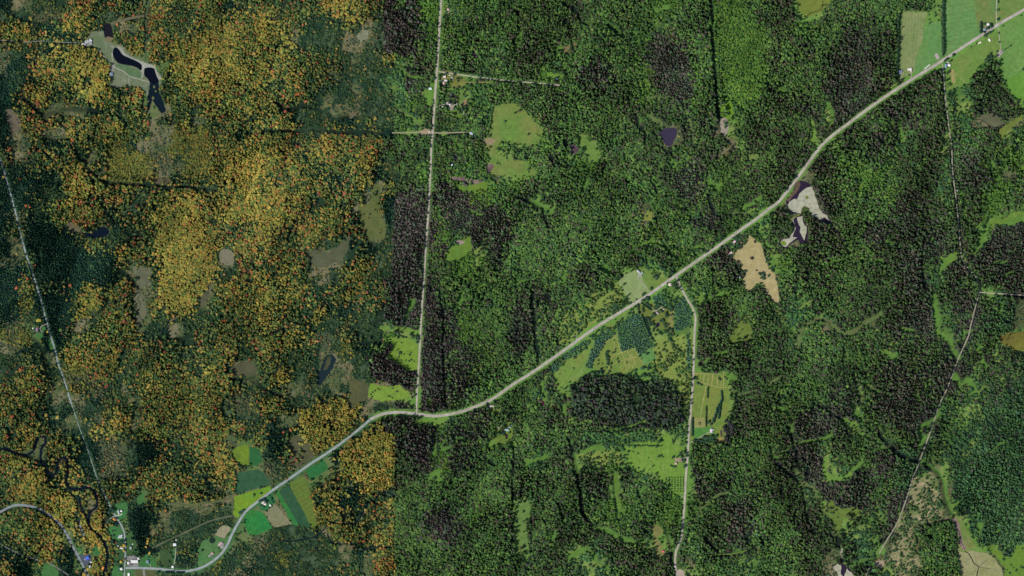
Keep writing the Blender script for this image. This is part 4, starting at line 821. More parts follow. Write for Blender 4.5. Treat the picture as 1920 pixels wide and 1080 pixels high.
GLADES = [
 ([(1495,650),(1501,625),(1515,607),(1532,600),(1557,605),(1565,615),(1580,625),(1602,620),(1620,605),(1652,587)], 7, OL), ([(1440,720),(1452,712),(1467,705)], 5, OL),
 ([(1752,555),(1757,590),(1760,622),(1780,640),(1790,660),(1795,670)], 9, LG_), ([(1830,647),(1840,670),(1850,690)], 6, LG_), ([(1790,705),(1802,720),(1815,712),(1827,732)], 9, LG_),
 ([(1655,662),(1680,670)], 8, LG_), ([(1690,615),(1715,622)], 6, LG_), ([(1580,785),(1595,790),(1605,800)], 6, LM), ([(1598,758),(1610,780)], 7, LG_), ([(1455,765),(1472,768),(1485,790),(1482,810)], 5, LG_),
 ([(1600,705),(1612,730),(1615,750)], 4, OL), ([(1715,740),(1727,755)], 5, LG_), ([(1490,880),(1500,892),(1510,907),(1525,915),(1530,930)], 6, OL), ([(1485,830),(1515,827),(1545,822),(1557,812)], 4, LG_),
 ([(1465,852),(1477,837)], 4, LG_), ([(1547,855),(1545,875),(1552,892),(1575,897),(1595,887)], 7, LM), ([(1615,865),(1602,880)], 6, LG_), ([(1727,867),(1752,877),(1770,905),(1775,935),(1785,960)], 6, LG_),
 ([(1605,812),(1630,820),(1655,838)], 4, LG_), ([(1077,850),(1083,885)], 4, LG_), ([(1090,845),(1110,840),(1130,840)], 8, LG_), ([(1155,890),(1158,930),(1165,960)], 6, LG_),
 ([(1120,990),(1140,995),(1157,1007),(1185,1017)], 9, LG_), ([(1070,1042),(1100,1030),(1120,1050)], 9, LG_), ([(985,867),(1005,862),(1025,855)], 7, LG_), ([(1302,980),(1307,960),(1330,940),(1350,927),(1372,920)], 4, OL),
 ([(1385,932),(1415,950)], 3, OL), ([(1050,950),(1057,970)], 4, LG_), ([(1055,758),(1060,782)], 7, LG_), ([(1017,715),(1020,745)], 6, LG_), ([(1320,680),(1335,667),(1365,660)], 5, LG_), ([(1369,703),(1375,708)], 9, LG_),
 ([(1370,730),(1385,740),(1417,732)], 4, OL), ([(1175,802),(1195,795),(1210,790)], 4, LM), ([(1775,492),(1790,482)], 6, LG_), ([(1830,470),(1840,450),(1860,410),(1890,417),(1915,405)], 8, LG_), ([(1860,302),(1870,335)], 4, LG_),
 ([(1762,510),(1775,490)], 8, LG_), ([(1447,477),(1455,510)], 7, LG_), ([(1462,170),(1475,172)], 5, LG_), ([(1550,195),(1562,212),(1557,230)], 5, LG_), ([(1520,267),(1527,240),(1520,225)], 5, LM), ([(1687,225),(1690,265)], 6, LG_),
 ([(965,92),(975,72),(980,55)], 4, LG_), ([(1040,90),(1055,93)], 7, LG_), ([(1025,142),(1052,142)], 8, LM), ([(1210,185),(1260,182)], 5, OL), ([(1220,217),(1240,235)], 7, OL), ([(1185,57),(1195,82)], 5, LG_), ([(1165,66),(1150,50),(1120,46),(1097,42)], 3, LG_),
 ([(1225,332),(1232,345)], 5, LG_), ([(1270,388),(1282,392)], 5, LM), ([(1330,345),(1350,350)], 8, LG_), ([(1360,400),(1405,400)], 4, OL), ([(1390,390),(1427,370)], 7, LG_), ([(1197,460),(1235,455),(1270,482)], 5, LG_), ([(1302,460),(1317,467)], 6, LG_),
 ([(1060,512),(1055,527)], 6, LG_), ([(997,375),(1022,390),(1032,397)], 7, LG_), ([(715,615),(755,617),(785,625)], 6, LM), ([(803,750),(807,760)], 6, LM), ([(782,790),(812,790),(835,785)], 8, LM), ([(817,817),(813,855)], 5, LG_),
 ([(806,895),(820,882),(822,898)], 8, LG_), ([(950,888),(954,894)], 6, LG_), ([(917,832),(942,820),(960,835)], 8, LM), ([(1872,600),(1880,560)], 5, LG_), ([(1230,20),(1250,12)], 8, LG_), ([(1010,330),(1035,340)], 4, LG_), ([(750,135),(795,150)], 4, LG_),
 ([(760,215),(790,230)], 5, LG_), ([(1310,210),(1330,215)], 6, OL), ([(1290,222),(1300,250),(1296,268)], 5, OL), ([(1260,300),(1270,318)], 7, LG_), ([(1400,660),(1412,668)], 5, LG_), ([(880,395),(905,402)], 4, LG_), ([(1690,120),(1690,24)], 3, LG_)]
glade_cols = []
for pts, w_, rgb_ in GLADES:
    wob = [(x + random.uniform(-1.8, 1.8), y + random.uniform(-1.8, 1.8)) for x, y in smooth_line(pts, 6)]
    m = near_line(wob, w_ * .72) & (ENC > .40) | near_line(wob, w_ * .35)
    notree |= m; glade_cols.append((m, rgb_))
hol = (rid < .008) & (vnoise(45, 10, 2) > .45) & wood
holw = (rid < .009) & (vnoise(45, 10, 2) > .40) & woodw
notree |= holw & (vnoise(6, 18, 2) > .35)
notree |= hol
gapmask = hollow2 & (wood | woodw)  # these hollow lines take the painted shade of the gaps too
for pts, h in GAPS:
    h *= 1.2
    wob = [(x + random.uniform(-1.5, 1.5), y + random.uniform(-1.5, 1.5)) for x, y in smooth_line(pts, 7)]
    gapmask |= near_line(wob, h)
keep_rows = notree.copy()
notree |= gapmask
# logged strips (Q): lanes between remaining trees
lane = (((XX * .62 + YY * 1.0 + vnoise(14, 5) * 22) % 7) < 2.7) & (vnoise(20, 6) > .36)
q = (cls == Cn['Q'])
notree |= q & lane
hrow = ((XX * 1.0 - (YY * -.35)) % 3.4)

# ------------------------------------------------------------------ the ground sheet, colour surveyed per vertex
def mat_ground():
    m = D.materials.new('forest_floor'); nt, b = nodes_of(m); N, L = nt.nodes, nt.links
    b.inputs['Roughness'].default_value = 1.0; b.inputs['Specular IOR Level'].default_value = 0.05
    at = N.new('ShaderNodeAttribute'); at.attribute_name = 'cover'
    tc = N.new('ShaderNodeTexCoord')
    def nz(sc, det, lo, hi):
        n = N.new('ShaderNodeTexNoise'); n.inputs['Scale'].default_value = sc; n.inputs['Detail'].default_value = det; n.inputs['Roughness'].default_value = .65
        L.new(tc.outputs['Object'], n.inputs['Vector'])
        r = N.new('ShaderNodeMapRange'); r.inputs['From Min'].default_value = .3; r.inputs['From Max'].default_value = .7
        r.inputs['To Min'].default_value = lo; r.inputs['To Max'].default_value = hi
        L.new(n.outputs['Fac'], r.inputs['Value']); return r.outputs[0]
    a = nz(.25, 5, .7, 1.3); c = nz(.03, 4, .85, 1.15)
    mm = N.new('ShaderNodeMath'); mm.operation = 'MULTIPLY'; L.new(a, mm.inputs[0]); L.new(c, mm.inputs[1])
    s = N.new('ShaderNodeVectorMath'); s.operation = 'SCALE'; L.new(at.outputs['Color'], s.inputs[0]); L.new(mm.outputs[0], s.inputs['Scale'])
    L.new(s.outputs[0], b.inputs['Base Color'])
    return m

gcol = np.zeros((RH, RW, 3), np.float32)
for c, i in Cn.items():
    gcol[cls == i] = alb(GROUND[c])
# streaky variation of the open brush
n1 = vnoise(40, 31, 5, .6); n2 = vnoise(9, 32, 3, .6)
for c, other in (('g', (116,138,72)), ('S', (122,142,74)), ('k', (118,112,84)), ('T', (70,88,62)), ('L', (84,124,54)), ('B', (74,84,60))):
    m = (cls == Cn[c]); t = np.clip((n1 * .6 + n2 * .4 - .46) * 7, 0, 1)[..., None]
    gcol = np.where(m[..., None], gcol * (1 - t) + np.array(alb(other), np.float32) * t, gcol)
vm = verge
gcol[vm & ~gapmask] = gcol[vm & ~gapmask] * .2 + np.array(alb((100,142,64)), np.float32) * .8
wg = np.isin(cls, [Cn['g'], Cn['S']]) & (XX < 735) & ~vm
gcol[wg] = gcol[wg] * np.array([.72, .62, .95], np.float32)
wv = vm & (XX < 700)
gcol[wv] = alb((66,104,62))
for pts, h in ((north_pts, 5), (south_pts, 5.5), (east_pts, 4.5), (wr_pts, 4)):
    m = near_line(smooth_line(pts), h); gcol[m] = gcol[m] * .4 + np.array(alb((96,134,64) if pts is not wr_pts else (70,104,62)), np.float32) * .6
for m, rgb_ in glade_cols: gcol[m] = alb(rgb_, .82)
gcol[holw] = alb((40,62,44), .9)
gcol[hol & ~gapmask] = alb((88,126,58), .9)
gcol[q & lane] = alb((170,150,122))
for sp_ in SHORE:
    m = near_line(sp_, 2.2); gcol[m] = gcol[m] * .4 + np.array(alb((96,98,72)), np.float32) * .6
gcol[gapmask] = gcol[gapmask] * .35 + np.array(alb((30,42,32)), np.float32) * .65  # shade lines deepened by darkening the ground colour in the gaps
def blur(a, k):
    for ax in (0, 1):
        c = np.cumsum(np.pad(a, [(k + 1, k) if i == ax else (0, 0) for i in range(3)], mode='edge'), axis=ax)
        a = (np.take(c, range(2 * k + 1, c.shape[ax]), axis=ax) - np.take(c, range(0, c.shape[ax] - 2 * k - 1), axis=ax)) / (2 * k + 1)
    return a
gcol = blur(gcol.astype(np.float64), 1)
ST = 2.5
nx = int(RW / ST); ny = int(RH / ST)
jx = np.clip((np.arange(nx) * ST).astype(int), 0, RW - 1); jy = np.clip((np.arange(ny) * ST).astype(int), 0, RH - 1)
VX, VY = np.meshgrid((np.arange(nx) * ST - MX - 960) * S, (540 - (np.arange(ny) * ST - MY)) * S)
vc = gcol[jy][:, jx]
co = np.zeros((ny * nx, 3), np.float32); co[:, 0] = VX.ravel(); co[:, 1] = VY.ravel()
me = D.meshes.new('ground'); me.vertices.add(nx * ny); me.vertices.foreach_set('co', co.ravel())
I = (np.arange(ny - 1)[:, None] * nx + np.arange(nx - 1)[None, :]).ravel()
quads = np.stack([I, I + nx, I + nx + 1, I + 1], 1).astype(np.int32)
me.loops.add(quads.size); me.loops.foreach_set('vertex_index', quads.ravel())
me.polygons.add(len(quads)); me.polygons.foreach_set('loop_start', (np.arange(len(quads)) * 4).astype(np.int32))
me.update(calc_edges=True)
ca = me.color_attributes.new('cover', 'FLOAT_COLOR', 'POINT')
ca.data.foreach_set('color', np.concatenate([vc.reshape(-1, 3), np.ones((nx * ny, 1))], 1).astype(np.float32).ravel())
GM = mat_ground(); me.materials.append(GM)
ground = new_obj('ground', me); tag(ground, 'forest floor, brush and verges under the whole scene', None, None, 'structure')
outer = pydata('outer_ground', [(-30000,-30000,-2),(30000,-30000,-2),(30000,30000,-2),(-30000,30000,-2)], [(0,1,2,3)], mat_field((44,66,42),(36,54,36)))
tag(new_obj('outer_ground', outer), 'wooded land beyond the surveyed area', None, None, 'structure')

# ------------------------------------------------------------------ tree meshes
def mat_leaf():
    m = D.materials.new('foliage'); nt, b = nodes_of(m); N, L = nt.nodes, nt.links
    b.inputs['Roughness'].default_value = .9; b.inputs['Specular IOR Level'].default_value = .08
    at = N.new('ShaderNodeAttribute'); at.attribute_type = 'INSTANCER'; at.attribute_name = 'tint'
    tc = N.new('ShaderNodeTexCoord'); n = N.new('ShaderNodeTexNoise'); n.inputs['Scale'].default_value = 2.6; n.inputs['Detail'].default_value = 3
    L.new(tc.outputs['Object'], n.inputs['Vector'])
    r = N.new('ShaderNodeMapRange'); r.inputs['From Min'].default_value = .3; r.inputs['From Max'].default_value = .7
    r.inputs['To Min'].default_value = .72; r.inputs['To Max'].default_value = 1.28; L.new(n.outputs['Fac'], r.inputs['Value'])
    s = N.new('ShaderNodeVectorMath'); s.operation = 'SCALE'; L.new(at.outputs['Color'], s.inputs[0]); L.new(r.outputs[0], s.inputs['Scale'])
    L.new(s.outputs[0], b.inputs['Base Color'])
    return m
LEAF = mat_leaf()
BARK = mat_plain('bark', (92,80,66), .9, .3, 3)

def broad_crown(seed, flat=.8, lobes=7, rag=.28):
    """unit tree: height 1 (0..1), crown radius 1"""
    r = random.Random(seed)
    bm = bmesh.new(); bmesh.ops.create_icosphere(bm, subdivisions=2, radius=1)
    L = [(Vector((r.uniform(-1, 1), r.uniform(-1, 1), r.uniform(-.3, 1))).normalized(), r.uniform(.12, .42)) for _ in range(lobes)]
    for v in bm.verts:
        n = v.co.normalized(); k = .78
        for d, a in L:
            k += a * max(0, n.dot(d)) ** 5
        k += r.uniform(-rag, rag) * .5
        v.co = Vector((n.x * k, n.y * k, .62 + n.z * k * .36 * (1 if n.z > 0 else .8)))
    bmesh.ops.triangulate(bm, faces=bm.faces)
    m = D.meshes.new('crown'); bm.to_mesh(m); bm.free(); m.materials.append(LEAF); return m
def conifer_crown(seed, tiers=5):
    r = random.Random(seed); v = []; f = []
    for t in range(tiers):
        z0 = .14 + .8 * t / tiers; rad = (1 - t / tiers) * 1.0 + .1; z1 = min(1.0, z0 + .8 / tiers * 1.7)
        n = 10; b = len(v)
        for k in range(n):
            a = 2 * math.pi * (k + r.uniform(-.25, .25)) / n
            rr = rad * (r.uniform(.8, 1.1) if k % 2 else r.uniform(.55, .8))
            v.append((rr * math.cos(a), rr * math.sin(a), z0 + r.uniform(-.03, .03)))
        v.append((r.uniform(-.04, .04), r.uniform(-.04, .04), z1))
        for k in range(n): f.append((b + k, b + (k + 1) % n, b + n))
    m = pydata('crown', v, f, LEAF); return m
def shrub_crown(seed):
    m = broad_crown(seed, .9, 9, .4)
    for v in m.vertices: v.co.z = max(0.0, (v.co.z - .3) * 1.45)
    return m
def trunk_mesh(r0, top):
    v = []; n = 6
    for z, rr in ((-.02, r0), (top * .5, r0 * .75), (top, r0 * .4)):
        for k in range(n):
            a = 2 * math.pi * k / n; v.append((rr * math.cos(a), rr * math.sin(a), z))
    f = [(i * n + k, i * n + (k + 1) % n, (i + 1) * n + (k + 1) % n, (i + 1) * n + k) for i in range(2) for k in range(n)]
    return pydata('trunk', v, f, BARK)
KINDS = [(broad_crown(3), trunk_mesh(.07, .5)), (broad_crown(14, lobes=5), trunk_mesh(.07, .5)), (broad_crown(25, lobes=10, rag=.4), trunk_mesh(.07, .5)),
         (conifer_crown(4), trunk_mesh(.05, .9)), (conifer_crown(9, 6), trunk_mesh(.05, .9)), (shrub_crown(6), trunk_mesh(.05, .2))]
KNAME = ['broadleaf_tree', 'broadleaf_tree', 'broadleaf_tree', 'conifer_tree', 'conifer_tree', 'shrub']

def place_tree(k, x, y, rad, h, rgb, label, group=None, name=None, cat='tree'):
    if k < 3 and name is None:
        gl = (group or label)
        name = 'yard_tree' if any(w in gl for w in ('yard','garden','farm','house','drive','lawn','village','pond','turnaround')) else 'hedgerow_tree' if any(w in gl for w in ('hedge','row','edge','belt','line','clump')) else None
    t = empty(name or KNAME[k], W(x, y, 0), random.uniform(0, 6.28))
    t.scale = (rad, rad, h)
    tag(t, label, cat, group)
    tint = alb(rgb, KT)
    for nm, mesh in zip(('crown', 'trunk'), KINDS[k]):
        c = D.objects.new(nm, mesh); c.parent = t; col.objects.link(c)
        c['tint'] = [float(a) for a in tint]
    t['_t'] = 1; del t['_t']
    return t
KT = 1.3       # crowns tilt away from the light, so their leaf colour is lighter than the tone they show

# trees standing apart; each entry: label, group, kind, colour, [(x, y, radius m, height m)]
DK = (44,66,46); MG = (58,92,52); CON = (40,66,54); GOLD = (160,136,62); ORG = (172,112,60)
def row(a, b, n, r_, h, jit=.8):
    return [(a[0] + (b[0] - a[0]) * i / (n - 1) + random.uniform(-jit, jit), a[1] + (b[1] - a[1]) * i / (n - 1) + random.uniform(-jit, jit), r_ * random.uniform(.8, 1.2), h * random.uniform(.85, 1.15)) for i in range(n)]
LONE = [
 ('dark green tree in the hedgerow between the two northern hay fields', 'hedgerow between the northern hay fields', 1, DK, row((1767,-20),(1768,100),40,4.2,12,.9)),
 ('dark tree in the short dense row west of the blue grey farmhouse', 'row beside the blue grey farmhouse', 3, CON, row((1839,43),(1839,60),7,4.5,12,.3)),
 ('dark tree in the tall edge of the wood facing the pale hay field', 'wood edge facing the pale hay field', 4, DK, row((1685,26),(1682,146),34,4.8,17,1.0)),
 ('round dark tree alone on the verge opposite the hedgerow', None, 0, DK, [(1787.5,103,4.5,8)]),
 ('round dark tree in the corner where the farm lane meets the highway', None, 0, DK, [(1871,36.5,4.2,8)]),
 ('shrub in the line south of the highway across from the farmhouses', 'shrubs across from the farmhouses', 5, DK, [(1846.5,66,4.5,5),(1848.5,67,4,5),(1852,63.5,3,4),(1855,61.5,4.2,6),(1858.5,60.5,3,4),(1862,57.5,2.5,3)]),
 ('dark yard tree by the northern farmhouses at the crossroads', 'yard trees of the farmhouses at the crossroads', 1, DK, [(1856.5,50,5,9),(1857,47,4.5,9),(1850.5,52.5,4.5,9),(1853,54,4,8),(1845,60,4,8),(1846,45,3,5)]),
 ('small dark shrub on the edge of the mast lane', 'shrubs along the mast lane', 5, DK, [(1872.3,62,2.6,4),(1874,79,2.6,4),(1869.5,96.5,2.6,4)]),
 ('small tree in the clump north of the eastern wood', 'clump north of the eastern wood', 2, DK, [(1856.5,101,3.5,9),(1857,105,3.5,9),(1858,110,4,10),(1851,106,3.5,8),(1853,110,4,9),(1848,112,3.5,8),(1850,116,4,9),(1854,117,4,10)]),
 ('dark tree in the row behind the white roofed highway farm', 'row behind the highway farm', 1, DK, [(1771,115,4,8),(1773,113,4,8),(1775,111,4,8),(1777,110,3.6,7)]),
 ('lone round tree on the line between the mast field and the pasture below', None, 0, DK, [(1884,152,4,7)]),
 ('lone round tree near the right edge above the eastern pasture', None, 0, DK, [(1918,130,4,7)]),
 ('tiny shrub in the pale field south of the hay stacks', None, 5, DK, [(1705,140.8,2.6,4)]),
 # dry field
 ('round dark tree in the upper part of the dry tan field', None, 0, (56,50,44), [(1415.6,453.5,4.2,7)]),
 ('round dark tree in the middle of the dry tan field', None, 1, (60,44,42), [(1408.3,484,4.6,7)]),
 ('dark tree at the top tip of the dry tan field', None, 2, DK, [(1400,444,3.2,6)]),
 ('small olive tree in the lower dry tan field', None, 2, (88,88,56), [(1418,507.5,3,5)]),
 ('dark tree on the east edge of the dry tan field', 'trees along the east edge of the dry field', 1, DK, [(1431,462,4,8),(1432.5,473,3.6,7),(1440,481.5,3.4,7),(1436.5,486,3.6,7),(1439.5,489,4,8),(1443,487,4,8),(1436,491.5,3.6,7),(1441,496,4,8),(1446,502,3.4,6),(1447,506.5,4.6,8),(1440.5,517.5,3.8,7),(1451.5,500.5,3.8,7)]),
 ('dark tree in the grove inside the south end of the dry field', 'grove inside the dry field', 1, DK, [(1426,515,4.5,9),(1429.5,513,4.5,9),(1431,518,4.5,9),(1427.5,520,4,8),(1432,523,4,8),(1423,512.5,3,6)]),
 ('dark tree in the yard between the pink roofed farm and the dry field', 'yard trees of the pink roofed farm', 2, DK, [(1376,447,4.5,9),(1380,445,4.5,9),(1384,442,4,8),(1390,443,4.5,9),(1389,450,4.5,9),(1384,455,4.5,9),(1382,450,4.2,8),(1372,458,4.5,9),(1370,462,4.2,8),(1366.5,463,4,8),(1371.5,469,4.2,8),(1377,464.5,4,8),(1381,462,3.6,7),(1384,461,4,8),(1387,460,3.6,7),(1390,459,3.2,7),(1357,467,4,8),(1359,471,3.2,7),(1352,464,4,8),(1350,466,3.4,7),(1357.5,461,3,6),(1370.5,480,3,6),(1375.5,478,2.6,5)]),
 # pale mown field and lawns
 ('dark bush in the west part of the pale mown field', None, 2, MG, [(1170,533,4.6,7)]),
 ('dark tree at the northwest tip of the pale mown field', None, 0, DK, [(1163,519,5.5,11)]),
 ('dark tree in the central clump on the lawn east of the long drive', 'clump on the lawn east of the long drive', 1, DK, [(1223.5,512.5,3.6,7),(1227,518,4.6,8),(1231,520,5,9),(1226.5,520.5,4,8),(1231,523,3.6,7),(1222,513,3,6),(1228,512,2.6,5)]),
 ('dark tree dotted on the meadow north of the lawn', 'trees dotted north of the lawn', 2, DK, [(1215,502.5,3,6),(1218.5,503.5,3.6,7),(1224.5,504.5,2.6,5),(1210,494,3.5,7),(1212,498,4.5,8),(1220.5,490.5,4.6,9),(1223.5,494.5,3,6),(1202,492.5,6,12),(1214,496,3,6),(1209.5,489.5,4,8),(1243.5,491.5,6,12),(1239,502,6,12),(1245,505,5,10),(1265.5,500,5,10),(1262,505,6,12),(1260,512,6.5,12),(1257,511,5,10)]),
 ('dark bush on the verge at the foot of the long drive', None, 5, DK, [(1221,541,4.4,5)]),
 ('dark bush on the verge below the pale mown field', 'bushes on the verge below the pale field', 5, DK, [(1206.5,551.5,3.6,5),(1208.5,550,3.8,5),(1204.5,553.5,2.8,4),(1193.5,561,2.4,3)]),
 ('dark tree in the yard by the highway fork', 'yard trees by the highway fork', 1, DK, [(1265.5,534.8,4.2,7),(1270.5,533.4,3,5),(1262,530.5,2.6,5),(1262,537,3,5),(1268.5,539.7,2.8,5),(1252,531,3,4)]),
 ('dark tree lining the south side of the straight gravel drive', 'trees lining the straight gravel drive', 3, DK, row((1203,568.5),(1221,581.5),13,3.2,7,.3)),
 ('dark shrub on the north side of the straight gravel drive', 'shrubs north of the gravel drive', 5, DK, [(1210.5,568,3.6,5),(1213,570,4,5),(1216,572,3,4),(1219.5,574,4.4,6),(1205.5,563,5,7),(1213,559,5,9),(1215,561,5,9),(1211,560,4.4,8)]),
 ('dark tree in the garden around the curved gravel turnaround', 'garden trees at the turnaround', 1, DK, [(1231.5,579,4,6),(1233,577.5,4,6),(1238.5,581,3,5),(1239.5,584,4.4,7),(1245.5,577,4.4,7),(1225,591,6.2,10),(1241,572.5,3.6,6),(1248,588,4.4,9),(1249.5,592,4.4,9),(1251,594,4,8),(1234.5,572,5,8),(1230,574.5,5,8),(1227,576.5,5,8),(1204.5,576,3,7),(1205,580,3.4,7),(1206.5,584,3.4,7),(1195.5,573,4,8),(1190.5,575.5,3.4,6),(1196,577,3,6),(1256.5,579,4.4,9),(1258,582,4.4,9),(1260,578,4.4,9),(1259.5,590,3.8,6)]),
 ('dark conifer in the paired row down the garden east side', 'paired rows of garden conifers', 3, CON, row((1203,590),(1218,630),22,3.4,9,.4) + row((1210,596),(1222,636),14,3.4,9,.6)),
 ('dark tree around the small round violet pond', 'trees around the violet pond', 2, DK, [(1214,597,4,8),(1217,600,4,8),(1222,605,4.5,9),(1219,610,5,9),(1225,609,4,8),(1228,613,4,8),(1238,602,3.6,8),(1242,599,3.6,8),(1243,604,3.8,8),(1246,608,4,8),(1247,613,4,8),(1232,620,4,8),(1236,624,4,8),(1224,618,3.4,7),(1252,610,4,7),(1254,617,4.5,8),(1256,626,4,6)]),
 # nursery
 ('dark tree in the crooked clump in the west of the nursery ground', 'crooked clump in the nursery', 2, DK, [(1137.5,659.5,3.6,7),(1139.5,660.5,3.6,7),(1135.5,663.5,3.6,7),(1136.5,666.5,3.6,7),(1138,669,4.2,8),(1141,670.5,4,8),(1138.5,672.5,4,8),(1139.5,676,4,8),(1140,679,3.6,7),(1139,682.5,3.6,7)]),
 ('single dark shrub in the nursery ground', 'single shrubs in the nursery', 5, DK, [(1151.5,660.5,3,5),(1148.5,661.3,2.2,4),(1153.5,655,2.2,4),(1146,681.5,3.4,6),(1143,684,2.6,4),(1137,689.5,2.6,4),(1145.5,688,2.4,4),(1145.3,690.2,2.2,4),(1142,695.2,2.4,4),(1144,697,2.6,4),(1141.5,697.5,2.4,4),(1158,672.7,3,4),(1159.5,678.2,3.4,4),(1175.3,680.2,2.2,4),(1122,675.8,2.6,4),(1121.5,682.5,2.8,5),(1129,681.5,2,3),(1132,696,2.4,4),(1152,638,2,3)]),
 ('round dark bush in the bright plot at the east end of the nursery', None, 1, DK, [(1214,663,4.6,7)]),
 ('tall pointed dark tree at the southwest corner of the nursery', 'pointed trees at the nursery corner', 3, CON, [(1127,692,4.6,16),(1127.5,697,4.6,16),(1120,697,4.6,12),(1122,699,4.6,12),(1129,700,4.6,14)]),
 ('dark tree on the dirt corner south of the nursery', 'trees south of the nursery', 1, DK, [(1203.5,690.5,6,11),(1215.5,690.5,5.6,11),(1217,685,4.6,9),(1182,700,3.6,7),(1178.5,702.5,3.4,6),(1190,703.5,4.6,9),(1200.5,707,4.6,9),(1194,708,4.4,9),(1206,702.5,5,10),(1208,705.5,5,10),(1216.5,703.5,4.6,9),(1228,695,4,8),(1247.5,689,5,9)]),
 ('dark conifer at the roadside by the north gate of the long nursery field', 'gate trees of the long nursery field', 3, CON, [(1302,707,4,8),(1302,710,4,8),(1306,707.5,3.6,8),(1307,711,3.4,7),(1308,718.5,4,7),(1311.5,719.5,4,7),(1315.5,721.5,4,6),(1308.5,716.5,3.4,6)]),
 ('dark bush in the eastern beds of the long nursery field', 'bushes in the eastern beds', 5, DK, [(1348.5,709.5,3,5),(1350,712,3,5),(1359,707.5,2.6,4),(1362.5,710.5,2.6,4)]),
 ('thin dark hedge plant in the upper line of the long nursery field', 'upper hedge line of the nursery', 5, DK, row((1327.3,726),(1326.3,745),12,2.2,5,.2)),
 ('dark hedge tree in the lower line of the long nursery field', 'lower hedge line of the nursery', 4, DK, row((1324.5,762),(1324,798),18,3,7,.3)),
 ('dark conifer in the curved band of the long nursery field', 'curved conifer band', 3, CON, row((1353,734),(1354,752),9,3.8,8,.6) + row((1352,752),(1348,784),14,4.4,9,1.0) + row((1348,758),(1338,790),14,4.4,9,1.2) + row((1344,770),(1334,796),9,4.2,9,1.2)),
 ('dark tree in the hedge between the gravel road and the straw plot', 'hedge between gravel road and straw plot', 4, CON, row((1298.5,784),(1298,816),14,3.8,9,.4)),
 ('dark tree in the pair west of the lilac barn', None, 2, DK, [(1328.5,791,5,9)]),
 ('round shrub in the middle of the straw coloured plot', None, 5, (92,96,60), [(1311,794.5,4,4)]),
 ('dark tree in the grove south of the barn drive', 'grove south of the barn drive', 1, DK, row((1301,827),(1318,827),9,4.2,9,1.2) + row((1318,822),(1342,819),11,4.6,10,1.2) + row((1320,829),(1342,826),11,4.6,10,1.4)),
 ('tall dark tree in the belt east of the garden bed', 'belt east of the garden bed', 1, (46,46,46), row((1361,788),(1372,798),8,5,15,2) + row((1358,800),(1362,812),6,5,14,1.5) + row((1370,800),(1372,815),8,5,14,1.5) + row((1360,818),(1364,828),6,5,13,1.5)),
 # southern pasture
 ('dark tree behind the southern farmhouse', 'trees of the southern farmhouse', 1, DK, [(1277,850,5,10),(1275,853.5,5,10),(1278.5,857,3.6,7),(1269.5,857,2.8,5),(1262,857,4.2,7),(1283,863,4.6,7),(1281,864.5,4,7),(1279.5,862.5,3.6,6),(1283.5,874,5,8),(1257.5,873.5,2.8,4),(1262.5,875,2.8,4),(1265.5,875,3.8,5),(1260,873.8,2.2,3),(1287,855,4,8),(1286.5,850,4,8)]),
 ('tiny dark shrub in the broad pasture', 'shrubs in the broad pasture', 5, DK, [(1195.5,850.5,2.4,4),(1187,847,2,3),(1197,877,2.4,4),(1192,884,2,3),(1208,879.5,2,3)] + row((1184,835.5),(1240,835.5),17,2.2,4,1.2)),
 ('small green shrub in the planted rows of the lower pasture', 'planted rows in the lower pasture', 5, MG, [(1248.5+k*5.4+random.uniform(-.3,.3), 896+j*4.2+random.uniform(-.6,.6), 2.1, 3.5) for k in range(7) for j in range(7)]),
 # lime meadows
 ('tiny dark shrub in the upper lime meadow', 'shrubs in the upper lime meadow', 5, DK, [(750+random.uniform(-2,2),661+random.uniform(-3,3),2.8,4) for _ in range(6)] + [(742+random.random()*38,640+random.random()*42,2.0,3) for _ in range(16)]),
 ('tiny dark shrub in the lower lime meadow', 'shrubs in the lower lime meadow', 5, DK, [(695+random.random()*60,727+random.random()*20,2.2,3) for _ in range(12)]),
 ('single tiny bush in the small isolated clearing', None, 5, DK, [(1212.3,405.5,2.8,4)]),
 # northern homes
 ('round dark tree on the verge of the side road', None, 1, DK, [(852.5,140.5,4.2,7)]),
 ('dark yard tree of the northern farmstead', 'yard trees of the northern farmstead', 1, DK, [(858,147,4,7),(858.5,152,3.4,6),(862.5,147.3,2.4,4),(865.7,147,2.4,4),(840.5,151.5,3,5),(824.5,145,3.2,5),(824.5,153,3,5),(824,157,3,5),(828.5,153,3.6,5),(836,137.5,4,6),(830.5,141,4,6),(827.5,160.5,3.6,6),(839.5,161,4.5,9),(850,164.5,3,5),(860,163.5,4,6),(875,158.5,3.4,6),(882,159.5,4,7),(867,165,4,7),(872,171,3,5)]),
 ('dark roadside tree opposite the farmstead drive', None, 0, DK, [(813.5,148,4.4,9)]),
 ('dark yard tree beside the looped drive', 'yard trees beside the looped drive', 1, DK, [(823,191,4.6,8),(834,191.5,5,9),(825,195.5,3.4,5),(866.5,205.5,5,9),(863,211.5,4.2,8),(859,206.5,3,5),(841,203,3,5),(876.5,192.5,4,7),(872,200,5.4,10),(877,188,3,5),(867.5,194.5,3,4),(847.5,194.5,2.6,4)]),
 ('dark tree in the short row by the blue grey house in the woods', 'row by the blue grey house in the woods', 2, DK, [(887.5,256.5,3,5),(890,255.5,3.2,5),(892.5,254.5,3.4,5),(895,253,3.2,5),(874,254,5.4,12)]),
 ('dark tree along the highway by the roadside house', 'trees by the roadside house', 1, DK, [(913.5,757,3.4,6),(930.5,752,4,7),(933,762,3.8,7),(934.5,765.5,3.4,6),(928,766,3,5),(926,751,3,5),(913,767,5,11),(940,771.5,3.6,7)]),
